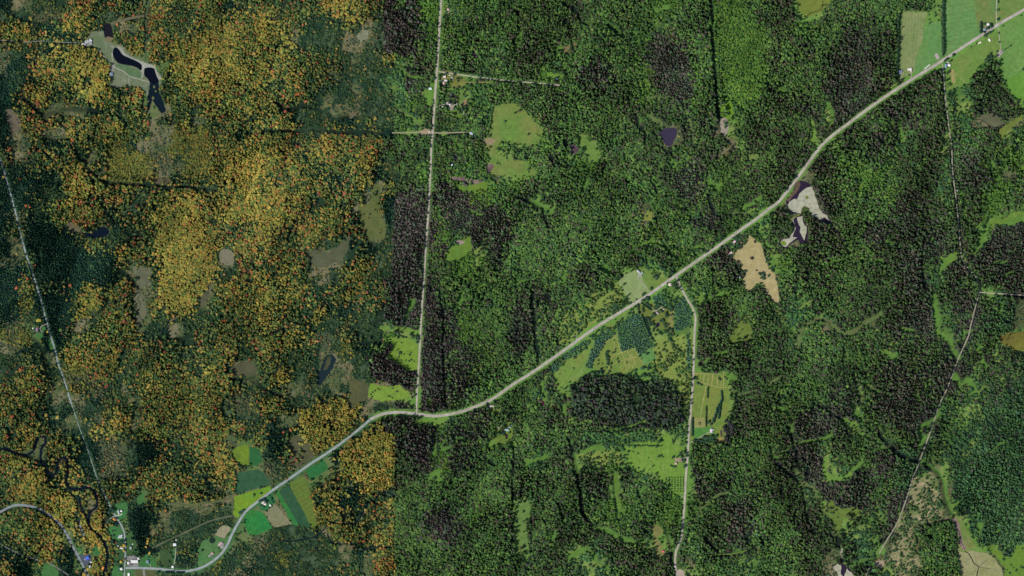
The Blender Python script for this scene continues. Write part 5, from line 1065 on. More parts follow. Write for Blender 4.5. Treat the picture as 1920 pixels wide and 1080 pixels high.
 ('dark tree around the blue roofed house', 'trees around the blue roofed house', 1, DK, [(943.5,799,6,12),(941,810.5,5,9),(944,814,4,7),(946,810,3,6),(957,797,3.4,5),(962,793,5,10),(961,788,4,10),(949,822,3,6),(940,804,3,6)]),
 ('round dark tree alone in the clearing north of the highway', 'round trees in the scrub north of the highway', 0, DK, [(1086.5,620.5,5.6,9),(1087.5,605.5,6,10)]),
 # south-west village
 ('tall conifer in the row on the south verge of the village road', 'conifers on the south verge of the village road', 3, CON, [(331,1073,3.6,12),(334,1073.5,3.6,12),(337,1073.5,3.6,12),(341,1073.5,3.6,12),(344,1073.5,3.6,12),(297,1072,5,13),(311,1073,4.4,13),(314,1073,4.4,13),(317,1073.5,4.4,14),(321,1073,4.4,13),(325,1072,4,12)]),
 ('dark conifer alone on the lawn west of the round pond', None, 4, CON, [(379,1031.5,4.4,10)]),
 ('small shrub by the drive in the highway bend', 'shrubs by the drive in the bend', 5, MG, [(409.5,1028.5,2.8,4),(411.5,1033.5,2.4,4),(430,999,2.4,4)]),
 ('golden tree beside the village lane', 'golden trees beside the village lane', 0, GOLD, [(233,1023,4.5,9),(230,1025,4,8),(232.5,1032,4,8),(227,1053,4,8),(281,1036,4,8),(278,1010,3.6,8),(277,1014,4,9),(277,1018,4,9),(274,1025,3.6,8)]),
 ('orange tree overhanging the bend of the village lane', None, 1, ORG, [(214,973,5,10)]),
 ('orange tree by the river bank below the store', None, 2, (176,116,60), [(193.5,1065,4.6,9)]),
 ('yellow tree overhanging the western road by the maroon roofed house', 'yellow trees by the maroon roofed house', 0, (160,150,62), [(73,600,5,9),(70,600.5,4,8),(76,601,4,8),(89,622,4,8)]),
 ('dark bush on the emerald lawn around the white farmhouse', 'bushes on the emerald lawn', 2, CON, [(488.5,939,5,9),(491.5,937.5,5,9),(494.5,935.5,4.5,8),(497.5,940,4,8),(499.5,941,4,7),(492,946.5,4,7),(494.5,951,3,5),(505.5,929,2.4,4),(508,933.5,3,5),(509.5,937,3,5),(511.5,941.5,3,5),(505.8,951.5,2.6,4)]),
 ('dark bush on the highway verge west of the vivid green field', 'bushes on the western highway verge', 5, CON, [(450,961,4.6,6),(453.5,959.5,4.6,6),(456.5,957,4,6),(460,974.5,2.4,4),(458,977,2,3),(489.5,925.5,3.6,5),(487.5,915,2.6,4),(456.5,924,2.6,4)]),
 ('bare crowned tree in the yellow green strip field', None, 2, (78,110,58), [(475,929,4.6,7)]),
 ('dark bush at the north end of the olive field', None, 5, CON, [(541,903.5,3,4)]),
 ('dark conifer on the road verge by the parking lot', 'conifers south of the parking lot', 3, CON, [(154,1070,4.6,15),(150,1076,4.6,15),(157,1067,4,13),(146,1081,4.6,14)]),
 ('dark yard tree in the village', 'yard trees in the village', 2, CON, [(218,1055,4.6,8),(224,1063,4,8),(223,1070,3,6),(213,1003.5,3,5),(211,995,2.4,4),(215,995.5,2.4,4),(279,1045,2.8,4),(213,957,5,12),(206,960,5,12),(209,953,5,12),(228,1016,4.6,10),(222,1018,4.6,10),(233,1014,4,10),(211,1015,5,11)]),
 ('dark conifer in the small spruce row by the highway', 'spruce rows south of the highway', 3, (30,56,46), [(623.5+k*4.2+j*.25, 846+j*4.0, 3.0, 8) for k in range(4) for j in range(6)]),
]
occ = np.zeros((RH, RW), bool)
for label, group, k, rgb, pts in LONE:
    for i, (x, y, r_, h) in enumerate(pts):
        kk = k if k != 0 and k != 1 and k != 2 else (k + i) % 3
        v = random.uniform(.88, 1.12)
        place_tree(kk, x, y, r_, h, tuple(c * v for c in rgb), label, group if len(pts) > 1 else None, cat='shrub' if k == 5 else 'tree')
        rr = int(max(1, r_ / S))
        xi, yi = int(x + MX), int(y + MY)
        if 0 <= xi < RW and 0 <= yi < RH:
            occ[max(0, yi - rr):yi + rr + 1, max(0, xi - rr):xi + rr + 1] = True

# ------------------------------------------------------------------ buildings
def box(v, f, x0, x1, y0, y1, z0, z1):
    b = len(v)
    v += [(x0,y0,z0),(x1,y0,z0),(x1,y1,z0),(x0,y1,z0),(x0,y0,z1),(x1,y0,z1),(x1,y1,z1),(x0,y1,z1)]
    f += [(b,b+3,b+2,b+1),(b+4,b+5,b+6,b+7),(b,b+1,b+5,b+4),(b+1,b+2,b+6,b+5),(b+2,b+3,b+7,b+6),(b+3,b,b+4,b+7)]
def part(name, boxes, mat, parent, label=None):
    v, f = [], []
    for b_ in boxes: box(v, f, *b_)
    o = new_obj(name, pydata(name, v, f, mat), None, parent)
    if label: o['label'] = label
    return o
def building(x, y, w, l, ang, roof, label, cat='house', name='house', wall=(196,190,178), h=3.2, pitch=.42, chimney=False, wing=None, hip=False):
    """w, l in grid units along local x and y; the ridge runs along the longer side"""
    t = empty(name, W(x, y, .3), math.radians(ang)); tag(t, label, cat)
    w *= S; l *= S
    WM = mat_plain('siding', wall, .8, .08, .8); RM = mat_plain('roofing', roof, .7, .10, .6, k=1.1)
    TM = mat_plain('trim', (200,200,196), .6, .05)
    def block(cx, cy, w, l, h):
        part('wall', [(cx-w/2, cx+w/2, cy-l/2, cy+l/2, 0, h)], WM, t)
        rot = l > w
        a, b_ = (l, w) if rot else (w, l)           # a along ridge
        o_ = .5; rh = (b_/2+o_) * pitch; th = .25; ha = a/2+o_; hb = b_/2+o_
        e = hb*.9 if hip else 0
        v = [(-ha,-hb,h),(ha,-hb,h),(ha,hb,h),(-ha,hb,h),(-ha,-hb,h+th),(ha,-hb,h+th),(ha,hb,h+th),(-ha,hb,h+th),(-ha+e,0,h+th+rh),(ha-e,0,h+th+rh)]
        if rot: v = [(-q_[1], q_[0], q_[2]) for q_ in v]
        v = [(p[0]+cx, p[1]+cy, p[2]) for p in v]
        f = [(3,2,1,0),(0,1,5,4),(2,3,7,6),(4,5,9,8),(6,7,8,9),(1,2,6,5),(5,6,9),(3,0,4,7),(7,4,8)]
        r = new_obj('roof', pydata('roof', v, f, RM), None, t)
        rb = [(-ha+e, ha-e, -.18, .18, h+th+rh-.06, h+th+rh+.1)]
        if rot: rb = [(-.18, .18, -ha+e, ha-e, h+th+rh-.06, h+th+rh+.1)]
        rb = [(q_[0]+cx, q_[1]+cx*0, 0,0,0,0) if False else (q_[0]+cx, q_[1]+cx, q_[2]+cy, q_[3]+cy, q_[4], q_[5]) for q_ in rb]
        part('ridge_cap', rb, TM, r)
        return r, h+th+rh
    r, top = block(0, 0, w, l, h)
    # door and two windows on the long wall, each proud of the siding
    part('door', [(-.5, .5, -l/2-.06, -l/2+.02, 0, 2.1)], mat_plain('door_paint', (110,84,70), .6, .05), t)
    for sx in (-.32, .32):
        part('window', [(w*sx-.6, w*sx+.6, -l/2-.05, -l/2+.02, 1, 2.1)], mat_plain('window_glass', (60,72,84), .2, .03), t)
    if chimney:
        part('chimney', [(w*.18-.45, w*.18+.45, -.45, .45, top-1.2, top+1.1)], mat_plain('brick', (132,92,78), .9, .2, 2), r)
    if wing:
        block(wing[0]*S, wing[1]*S, wing[2]*S, wing[3]*S, h*.85)
    m, sl = fill([(x-w/2/S-1.5,y-l/2/S-1.5),(x+w/2/S+1.5,y-l/2/S-1.5),(x+w/2/S+1.5,y+l/2/S+1.5),(x-w/2/S-1.5,y+l/2/S+1.5)])
    notree[sl] |= m
    return t
WH=(226,226,222); GY=(150,156,160); LG=(184,188,190); BG=(120,140,158); PK=(206,178,174); LB=(140,176,196)
B = building
B(252.3,1052.3,12.5,5,-2,(214,212,206),'long white metal roofed shop in the grey village yard','shop','shop',h=5,pitch=.25)
B(241,1055.5,3,3.6,0,WH,'small white shed west of the long shop','shed','shed')
B(260,1047.5,2.8,3.2,0,WH,'small white shed at the upper corner of the village yard','shed','shed')
B(277,1053,4.6,5.6,0,(108,132,146),'blue grey house alone on the five sided village lawn',hip=True,chimney=True)
B(227.3,1066.5,4,3.6,0,WH,'white roofed house at the corner of the village lane')
B(241.5,1078,3.2,7,0,WH,'long white trailer home below the village crossroads','trailer','trailer_home',h=2.8,pitch=.15)
B(228.2,1027.6,6,3,-12,LG,'pale grey house under the golden trees of the village lane')
B(245.4,1027.5,3.6,4.6,0,(140,150,150),'dull grey house across the lane from the golden trees')
B(221,1023.5,3,1.6,-10,LG,'small grey shed behind the pale grey house','shed','shed',h=2.4)
B(248.8,1020,1.4,1.4,0,WH,'tiny white shed in the green yard east of the lane','shed','shed',h=2.2)
B(327.5,1021,5.4,4.2,0,(236,236,232),'bright white cottage at the end of a straight drive in the scrub')
B(324,1063,3.6,3.8,-10,WH,'white house on the north side of the village road')
B(330.4,1012.8,1.3,2,0,WH,'tiny white shed north of the bright white cottage','shed','shed',h=2.2)
B(225.5,1007.2,7.6,2.6,8,LG,'lower of two long pale roofs west of the village lane')
B(226.5,1004,6.6,2.2,14,(168,176,178),'upper of two long pale roofs west of the village lane','shed','shed')
B(222.6,960.5,2.6,7.4,12,(172,174,176),'long grey house by the pale drive on the village lane',chimney=True)
B(227.4,958,2.8,2.8,0,WH,'white square shed beside the long grey house','shed','shed')
B(413,1020,9,3.4,38,(176,148,144),'long pinkish roofed building on the pad in the highway bend','barn','barn')
B(397.6,1038,4.8,3.6,38,(178,148,140),'pinkish roofed house south of the round pond',chimney=True)
B(393,1042,3.8,3.2,38,(140,148,144),'grey garage beside the pinkish house','garage','garage',h=2.8)
B(164.2,1046,6.6,5,30,(70,104,200),'bright blue roofed store in the asphalt lot','store','store',h=4.5,hip=True)
B(168.7,1062,3.2,4.6,14,LG,'pale grey house south of the asphalt lot')
B(170.8,1054,2,2,30,WH,'tiny white shed at the east corner of the asphalt lot','shed','shed',h=2.4)
B(69.8,618,4.2,7,-4,(122,100,118),'maroon purple roofed house beside the curved drive',chimney=True)
B(61.8,615.5,2,1.3,0,WH,'tiny white shed in the scrub behind the maroon roofed house','shed','shed',h=2.2)
B(157,83.5,6.6,3.6,-4,(212,210,200),'long white shed at the end of the top left road','shed','shed')
B(162.8,78.2,7,4.8,24,(160,162,160),'large grey roof in the top left yard','barn','barn')
B(169.6,75.8,4.6,4.2,24,LG,'pale square roof at the upper end of the top left yard')
B(171.5,81.5,2.4,3.4,20,(150,160,166),'small grey roof east of the large one in the top left yard','shed','shed')
B(209,139,5.6,6.2,2,(120,130,146),'blue grey park building on the gravel by the ponds','building','park_building',hip=True)
B(495,944.3,8,3.8,-14,(214,204,190),'white farmhouse on the emerald lawn',chimney=True,wing=(-2,2.6,3,3.4))
B(506.8,947.4,2.6,3,25,WH,'small white garage east of the white farmhouse','garage','garage')
B(833.3,143.6,4.6,4.4,0,(206,190,188),'pale house, northern of the farmstead')
B(847.8,146,3.6,4.4,30,(150,148,142),'weathered grey shed in the olive yard','shed','shed')
B(843.3,141.2,1.8,1.1,0,WH,'tiny white shed by the side road','shed','shed',h=2.2)
B(836,151,5,3.2,-10,(208,196,190),'pale house at the end of the farmstead drive')
B(832.6,156,4.2,4.6,0,(184,150,144),'pinkish brown barn, southern of the farmstead','barn','barn')
B(806.6,166.2,5,3.2,-4,(204,220,222),'bluish white cottage on the green strip west of the straight road')
B(838.3,193,4.2,2.6,20,(176,166,150),'tan roofed house on the looped drive')
B(849.6,205.4,3.2,2.6,-20,(90,88,94),'dark grey shed in the gravel yard','shed','shed')
B(843.5,196,3.6,2.4,-30,(190,184,180),'pale shed between the looped drive and the yard','shed','shed')
B(830,200.2,2.8,1.2,-15,(214,220,196),'tiny pale trailer south of the looped drive','trailer','trailer_home',h=2.4)
B(884,250.4,5.4,3.8,-42,(170,186,200),'blue grey house at the end of the tan lane',chimney=True)
B(804.8,246.8,1.8,1.6,0,WH,'tiny white shed on the gravel apron','shed','shed',h=2.2)
B(840.4,18.6,3.4,4,0,(206,176,160),'pink roofed house near the top of the straight road')
B(840.8,22.6,1.3,1.1,0,WH,'tiny white shed below the pink roofed house','shed','shed',h=2.2)
B(847.6,309.3,2.6,2.6,0,(200,210,220),'small white cabin in the square wood south of the violet pond','cabin','cabin')
B(1043.3,147.6,3.4,2.2,-8,(190,206,214),'pale blue cabin in the green clearing at the end of the side road','cabin','cabin')
B(1688,135,5.4,5.6,10,(126,134,160),'westernmost blue grey house north of the highway',hip=True,wing=(2.6,1.2,3,3.2))
B(1705.2,130,7.2,3.6,12,(226,212,208),'white roofed house in the pale hay field')
B(1708.5,133.4,2.4,3.2,0,(190,184,186),'grey garage joined to the white roofed house','garage','garage')
B(1773.2,124,3,7.6,3,(112,146,166),'long blue green roof beside the farm south of the hedgerow','barn','barn')
B(1779.4,122,4.4,4.2,-30,(232,220,220),'white roofed farmhouse south of the hedgerow',chimney=True)
B(1776.6,116.6,2.6,1.6,-20,LG,'small pale shed north of the white roofed farmhouse','shed','shed',h=2.4)
B(1738.5,125,12.5,.9,38,(224,232,222),'very long thin white greenhouse beside the highway','greenhouse','greenhouse',h=1.8,pitch=.5)
B(1845.6,56.2,4,4.4,-30,(150,160,190),'blue grey farmhouse by the short dark row',hip=True)
B(1852.3,45.6,4,3.6,0,(226,224,228),'white house at the farm crossroads')
B(1849.8,50.4,5.4,1.8,38,(204,190,188),'long pale shed between the two crossroads houses','shed','shed')
B(1836.2,80.4,7.2,2.2,28,(220,208,178),'long cream shed south of the highway','shed','shed')
B(1855,75.2,3.2,4.6,22,(232,230,214),'square white house south of the crossroads farm')
B(1196.8,508.8,5.6,3.2,-45,(172,176,184),'grey ridge roofed barn at the head of the long drive','barn','barn',h=4.5,pitch=.6)
B(1203.4,512,4.6,3.6,38,(130,152,142),'green grey house at the head of the long drive')
B(1256,533.4,4.8,4.8,-12,(214,194,180),'pinkish roofed house at the highway fork',chimney=True,hip=True)
B(1232.6,587,6,3,-32,(150,146,140),'grey house on the curved gravel turnaround',chimney=True)
B(1244.8,578.6,3,3.2,20,(170,162,146),'small tan garage at the top of the turnaround','garage','garage')
B(1376,453.6,6,3,25,(222,186,196),'pink roofed farmhouse on the south side of the highway',wing=(-1.6,-2.2,2.4,3))
B(1389.8,455,2.8,2.8,0,(142,92,80),'rust brown shed beside the dry field','shed','shed')
B(1369,475.2,7.6,2.6,38,(222,186,184),'long pink roofed barn beside the dry field','barn','barn')
B(1387,520,1.4,3,20,(210,216,200),'small pale camper in the grass below the dark grove','camper','camper',h=2.4,pitch=.12)
B(1334,807.6,3.6,6.6,-2,(206,188,196),'lilac roofed barn at the end of the thin drive','barn','barn',h=4)
B(1338,805.8,1.2,1.3,0,(210,226,200),'tiny pale green shed beside the lilac barn','shed','shed',h=2.2)
B(1266.7,869,3.8,3.4,15,(200,160,148),'pinkish roofed farmhouse in the broad pasture')
B(1243,1033.6,4,3.4,-5,(206,84,88),'red roofed cabin in the olive clearing','cabin','cabin')
B(1266.2,1062,2,2.4,0,(214,206,206),'tiny white hut on the edge of the southern road','shed','shed',h=2.4)
B(921.6,761.6,7.4,3.2,16,(206,192,190),'pale pinkish house south of the highway curve',wing=(-2.4,1.2,2.6,4))
B(950.4,806,6.6,3.2,-6,(146,180,190),'light blue roofed house deep in the woods')
B(955.6,801.2,3.6,2,-4,(120,148,168),'small blue shed above the light blue roof','shed','shed')
B(934,801.6,4,2.8,-30,(196,170,160),'pinkish roof west of the light blue one','shed','shed')
B(959,797.6,1.8,1.2,0,(176,190,200),'tiny pale shed northeast of the light blue roof','shed','shed',h=2.2)
B(1016,671.3,1.8,1.8,0,(214,206,200),'tiny white hut in the woods north of the highway','shed','shed',h=2.2)
B(1453.8,1040,1.8,4,0,(214,216,214),'small white trailer hidden in the southern forest','trailer','trailer_home',h=2.6,pitch=.15)
B(1794.5,357.5,1.8,1.2,0,(190,206,190),'tiny pale cabin beside the forest track','cabin','cabin',h=2.4)
B(1421,806.8,1.6,1.4,0,(190,184,160),'tiny tan hut in the woods east of the nursery','shed','shed',h=2.2)

# ------------------------------------------------------------------ mast
def beam(v, f, a, b, r_):
    a, b = Vector(a), Vector(b); d = (b - a).normalized()
    s = d.cross(Vector((.3, .2, 1))).normalized() * r_; u = d.cross(s).normalized() * r_
    k = len(v)
    for p in (a, b):
        for q_ in (s, u, -s, -u): v.append(tuple(p + q_))
    for i in range(4): f.append((k + i, k + (i + 1) % 4, k + 4 + (i + 1) % 4, k + 4 + i))
    f.append((k, k + 3, k + 2, k + 1)); f.append((k + 4, k + 5, k + 6, k + 7))
mast = empty('radio_mast', W(1877.5, 97.5, .7)); tag(mast, 'tall lattice radio mast on the pinkish gravel pad', 'mast')
STL = mat_plain('galvanised_steel', (120,124,128), .45, .05, 1, .4)
H = 40; base = 3.0; topr = .9
lp = lambda k, z: ((base + (topr - base) * z / H) * math.cos(k * 2.0944 + .5), (base + (topr - base) * z / H) * math.sin(k * 2.0944 + .5), z)
for k in range(3):
    v, f = [], []; beam(v, f, lp(k, 0), lp(k, H), .28); new_obj('leg', pydata('leg', v, f, STL), None, mast)
for s in range(10):
    v, f = [], []
    z0, z1 = s * H / 10, (s + 1) * H / 10
    for k in range(3):
        beam(v, f, lp(k, z0), lp((k + 1) % 3, z1), .12); beam(v, f, lp((k + 1) % 3, z0), lp(k, z1), .12); beam(v, f, lp(k, z1), lp((k + 1) % 3, z1), .12)
    new_obj('brace', pydata('brace', v, f, STL), None, mast)
part('platform', [(-2.6, 2.6, -2.6, 2.6, H - 3.2, H - 3)], STL, mast)
for k in range(6):
    a = k * math.pi / 3; x, y = 2.9 * math.cos(a), 2.9 * math.sin(a)
    part('antenna', [(x - .35, x + .35, y - .35, y + .35, H - 4.4, H - .6)], mat_plain('antenna_white', (204,204,202), .5, .03), mast)
part('equipment_cabinet', [(-6.5, -3.5, -5.5, -3.2, 0, 2.6)], mat_plain('cabinet_grey', (188,184,180), .6, .05), mast)

# ------------------------------------------------------------------ vehicles
def car(x, y, ang, rgb, label, kind='car', L=4.6):
    t = empty('pickup_truck' if kind == 'pickup' else 'parked_car', W(x, y, .95), math.radians(ang)); tag(t, label, kind)
    P = mat_plain('car_paint', rgb, .35, .02); G = mat_plain('tinted_glass', (32,36,42), .15, .02); T = mat_plain('rubber', (24,24,26), .9, .1)
    hl, hw = L / 2, .9
    prof = [(-hl,.35),(-hl,.85),(-hl*.55,.95),(hl*.5,.95),(hl*.97,.8),(hl,.35)]
    v = [(px, s * hw * (1 if pz < .9 else .94), pz) for s in (-1, 1) for px, pz in prof]; n = len(prof)
    f = [tuple(range(n))[::-1], tuple(range(n, 2 * n))] + [(i, (i + 1) % n, n + (i + 1) % n, n + i) for i in range(n)]
    new_obj('body', pydata('body', v, f, P), None, t)
    c0, c1 = (-hl * .1, hl * .42) if kind == 'pickup' else (-hl * .72, hl * .38)
    vv = [(c0,-.82,.95),(c1,-.82,.95),(c1,.82,.95),(c0,.82,.95),(c0+.3,-.68,1.5),(c1-.55,-.68,1.5),(c1-.55,.68,1.5),(c0+.3,.68,1.5)]
    ff = [(0,1,5,4),(1,2,6,5),(2,3,7,6),(3,0,4,7)]
    new_obj('window', pydata('window', vv, ff, G), None, t)
    part('roof', [(c0+.28, c1-.53, -.7, .7, 1.49, 1.56)], P, t)
    for wx in (-hl*.62, hl*.62):
        for s in (-1, 1):
            vw = []; nn = 10
            for yy in (s*.93, s*.7):
                for k in range(nn): vw.append((wx + .34*math.cos(2*math.pi*k/nn), yy, .34 + .34*math.sin(2*math.pi*k/nn)))
            fw = [(k,(k+1)%nn,nn+(k+1)%nn,nn+k) for k in range(nn)] + [tuple(range(nn)), tuple(range(nn,2*nn))[::-1]]
            new_obj('wheel', pydata('wheel', vw, fw, T), None, t)
for a in [(416.8,1025.6,-50,(236,236,236),'white car parked on the pad in the highway bend','car'),(244.2,1058.4,10,(150,52,44),'red car at the front of the village shop yard','car'),
          (247.4,1058.8,-10,(60,62,66),'dark car beside the red one in the village shop yard','car'),(254,1043.8,30,(70,90,140),'blue pickup at the back of the village shop yard','pickup'),
          (246,1044.6,60,(210,206,196),'pale car at the back of the village shop yard','car'),(159.4,1049.4,-60,(228,228,220),'white car in front of the blue roofed store','car'),
          (163.6,1050.8,-60,(150,152,156),'silver car in front of the blue roofed store','car'),(853,196,80,(236,236,236),'white pickup on the looped drive, western of the two','pickup'),
          (856.4,195.2,80,(222,222,222),'white car on the looped drive, eastern of the two','car'),(1197,518.2,20,(230,226,214),'cream car on the forecourt of the long drive','car'),
          (1203.4,518.8,-50,(214,210,202),'pale pickup beside the orange soil of the long drive','pickup'),(1236.5,582.6,20,(46,44,52),'dark car on the curved turnaround','car'),
          (918.6,761,70,(120,60,56),'dark red car beside the roadside house','car'),(1693,136.5,20,(222,206,130),'yellowish car east of the westernmost blue grey house','car')]:
    car(*a)

# ------------------------------------------------------------------ forests
lattice = []
def hexpts(sp, seed):
    r = np.random.default_rng(seed)
    xs = np.arange(-MX + 3, 1920 + MX - 3, sp); ys = np.arange(-MY + 3, 1080 + MY - 3, sp * .88)
    X, Y = np.meshgrid(xs, ys); X = X + (np.arange(len(ys)) % 2)[:, None] * sp * .5
    X = X + r.uniform(-.5, .5, X.shape) * sp; Y = Y + r.uniform(-.5, .5, Y.shape) * sp
    return X.ravel(), Y.ravel()
parts_ = []
for fine, sp in ((0, 3.1), (1, 2.7)):
    X, Y = hexpts(sp, 50 + fine)
    parts_.append(np.stack([X, Y, np.full(X.shape, fine)], 1))
P = np.concatenate(parts_)
# the small scale wobble makes soft stand borders
ix = np.clip((P[:, 0] + MX).astype(int), 0, RW - 1); iy = np.clip((P[:, 1] + MY).astype(int), 0, RH - 1)
jx = np.clip(ix + (rng.normal(0, 1, len(ix)) * np.where(np.abs(P[:, 0] - 740) < 25, 2, 9)).astype(int), 0, RW - 1); jy = np.clip(iy + (rng.normal(0, 1, len(ix)) * np.where(np.abs(P[:, 0] - 740) < 25, 2, 9)).astype(int), 0, RH - 1)
hard = np.isin(cls, [Cn['H'], Cn['V'], Cn['Q'], Cn['k']])
pc = np.where(hard[iy, ix] | hard[jy, jx], cls[iy, ix], cls[jy, jx])
form = np.array([FORM[c] for c in CH])
dens = form[pc, 0]; fine = form[pc, 1]
clump = vnoise(16, 77, 4, .7)[iy, ix]
dd = np.where(np.isin(pc, [Cn['S'], Cn['g'], Cn['T'], Cn['B'], Cn['Q'], Cn['O']]), dens * np.clip((clump - .36) * 5.5, 0.05, 1.9), dens)
keep = (fine == P[:, 2]) & (rng.random(len(P)) < dd) & ~notree[iy, ix] & ~occ[iy, ix]
holes = vnoise(11, 91, 3, .8)[iy, ix]
keep &= ~((holes > .75) & np.isin(pc, [Cn[c] for c in 'YRMmGDLE']))
P = P[keep]; pc = pc[keep]; ix = ix[keep]; iy = iy[keep]; clump = clump[keep]
N_ = len(P)
# colour: noise fields choose the palette entry so that like trees stand together
u = np.clip(rng.random(N_) * .62 + (vnoise(15, 101, 4, .75)[iy, ix] - .5) * 2.2 * .38 + .19, 0, .999)
r1 = np.zeros((N_, 3), np.float32)
for c, i in Cn.items():
    m = pc == i
    if not m.any(): continue
    pal = CROWN[c]; cum = np.cumsum([w for _, w in pal]); cum /= cum[-1]
    um = rng.permutation(np.linspace(0, .9999, m.sum()))
    order = np.argsort(np.argsort(u[m])) / max(1, m.sum())      # equal shares, in clumps
    mixu = np.where(rng.random(m.sum()) < (.6 if c in 'YRMm' else .42), order, um)
    idx = np.searchsorted(cum, mixu, side='right').clip(0, len(pal) - 1)
    r1[m] = np.array([alb(a, KTC[c]) for a, _ in pal], np.float32)[idx]
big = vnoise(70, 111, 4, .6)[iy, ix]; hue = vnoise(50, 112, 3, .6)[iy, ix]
var = rng.normal(1, .11, N_).clip(.5, 1.6) * (1 + (big - .5) * .6) * (1 + (grain(22, 113, 3, .6)[iy, ix] - .5) * .7)  # broad light and dark drifts in leaf colour imitate canopy relief shading
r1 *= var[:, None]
r1[:, 0] *= 1.04 + (hue - .5) * .22
r1 *= 1 + rng.normal(0, .05, (N_, 3))
r1 = r1.clip(.004, .8)
rad = form[pc, 2] * np.exp(rng.normal(0, .24, N_)).clip(.5, 1.75) * (.82 + .5 * vnoise(20, 131, 3)[iy, ix])
hh = form[pc, 3] * rng.normal(1, .11, N_).clip(.5, 1.5) * (.8 + .4 * big)
step = grain(46, 121, 4, .5); step = np.where(step > .56, 1.3, np.where(step > .44, 1.0, .62)) ; step = step[iy, ix]
tall = np.isin(pc, [Cn[c] for c in 'YRMmGDPEC']); hh = np.where(tall, hh * step, hh)
r1[(P[:, 0] < 845) & (pc == Cn['P'])] *= np.array([1.09, .95, 1.12], np.float32)
# shorter trees at random leave dark pockets between the crowns
low = rng.random(N_) < .09; hh[low] *= .6
con = rng.random(N_) < form[pc, 4]; shr = (rng.random(N_) < form[pc, 5]) & ~con
kind = np.where(con, 3 + rng.integers(0, 2, N_), np.where(shr, 5, rng.integers(0, 3, N_)))
rad = np.where(con, rad * .92, rad); hh = np.where(shr, hh * .6, hh)
rot = rng.uniform(0, 6.283, N_)
wx = (P[:, 0] - 960) * S; wy = (540 - P[:, 1]) * S

FAM = {}
for c in 'YRMm': FAM[Cn[c]] = 0
for c in 'C': FAM[Cn[c]] = 1
for c in 'UTBk': FAM[Cn[c]] = 2
for c in 'GL': FAM[Cn[c]] = 3
for c in 'DPV': FAM[Cn[c]] = 4
for c in 'EH': FAM[Cn[c]] = 5
for c in 'SgQO': FAM[Cn[c]] = 6
fam = np.array([FAM[i] for i in range(len(CH))])[pc]
mx = np.array([p[0] for p in main_pts + west_pts[1:]])[::-1]; my = np.array([p[1] for p in main_pts + west_pts[1:]])[::-1]
roady = np.interp(P[:, 0], mx, my)
north = P[:, 1] < roady
zone = np.where(P[:, 0] < 735, np.where(P[:, 1] < 360, 0, np.where(P[:, 1] < 700, 1, 2)),
       np.where(north, np.where(P[:, 0] < 1100, 3, 4), np.where(P[:, 0] < 1297, 5, np.where(P[:, 1] < 560, 6, 7))))
ZN = ['in the upper left by the ponds', 'in the middle left', 'in the lower left by the river',
      'along the straight road north of the highway', 'in the top centre', 'between highway and southern gravel road',
      'in the upper right below the highway', 'in the lower right']
FN = [('maple_forest', 'golden and orange autumn forest', 'forest'), ('spruce_forest', 'dark bluish spruce forest', 'forest'), ('brush', 'low teal and olive brush', 'brush'),
      ('broadleaf_forest', 'rich green broadleaf forest', 'forest'), ('mixed_forest', 'dark brownish conifer forest', 'forest'), ('plantation', 'grey green young conifer plantation', 'forest'), ('scrub', 'scattered dark scrub trees on bright grass', 'scrub')]

# geometry nodes: one tree per point
gt = D.node_groups.new('stand_of_trees', 'GeometryNodeTree')
gt.interface.new_socket('Geometry', in_out='INPUT', socket_type='NodeSocketGeometry')
gt.interface.new_socket('Geometry', in_out='OUTPUT', socket_type='NodeSocketGeometry')
gi = gt.nodes.new('NodeGroupInput'); go = gt.nodes.new('NodeGroupOutput')
iop = gt.nodes.new('GeometryNodeInstanceOnPoints'); g2i = gt.nodes.new('GeometryNodeGeometryToInstance')
iop.inputs['Pick Instance'].default_value = True
def named(nm, typ):
    n = gt.nodes.new('GeometryNodeInputNamedAttribute'); n.data_type = typ; n.inputs['Name'].default_value = nm
    return n.outputs['Attribute']
# one placed tree of each kind lends its crown and trunk
protos = {}
for o in D.objects:
    if o.type == 'MESH' and o.name.startswith('crown'):
        for k in range(6):
            if o.data == KINDS[k][0] and k not in protos: protos[k] = o
for k in range(6):
    if k not in protos:
        t = place_tree(k, 1330 + 3 * k, 1010, 4, 10, MG, 'green tree at the edge of the grassy trail near the bottom', 'trees by the grassy trail')
        protos[k] = [c for c in D.objects if c.parent == t and c.data == KINDS[k][0]][0]
prev = []
for k in range(6):
    crown = protos[k]; trunk = [c for c in D.objects if c.parent == crown.parent and c.data == KINDS[k][1]][0]
    j = gt.nodes.new('GeometryNodeJoinGeometry')
    for src in (crown, trunk):
        oi = gt.nodes.new('GeometryNodeObjectInfo'); oi.transform_space = 'ORIGINAL'; oi.inputs['Object'].default_value = src
        gt.links.new(oi.outputs['Geometry'], j.inputs[0])
    prev.append(j)
for j in reversed(prev):
    one = gt.nodes.new('GeometryNodeGeometryToInstance'); gt.links.new(j.outputs[0], one.inputs[0])
    gt.links.new(one.outputs[0], g2i.inputs[0]) if False else None
    prev[prev.index(j)] = one
allj = gt.nodes.new('GeometryNodeJoinGeometry')
for one in reversed(prev): gt.links.new(one.outputs[0], allj.inputs[0])
gt.nodes.remove(g2i)
gt.links.new(gi.outputs[0], iop.inputs['Points']); gt.links.new(allj.outputs[0], iop.inputs['Instance'])
gt.links.new(named('kind_id', 'INT'), iop.inputs['Instance Index'])
gt.links.new(named('tree_scale', 'FLOAT_VECTOR'), iop.inputs['Scale'])
cx = gt.nodes.new('ShaderNodeCombineXYZ'); gt.links.new(named('turn', 'FLOAT'), cx.inputs['Z'])
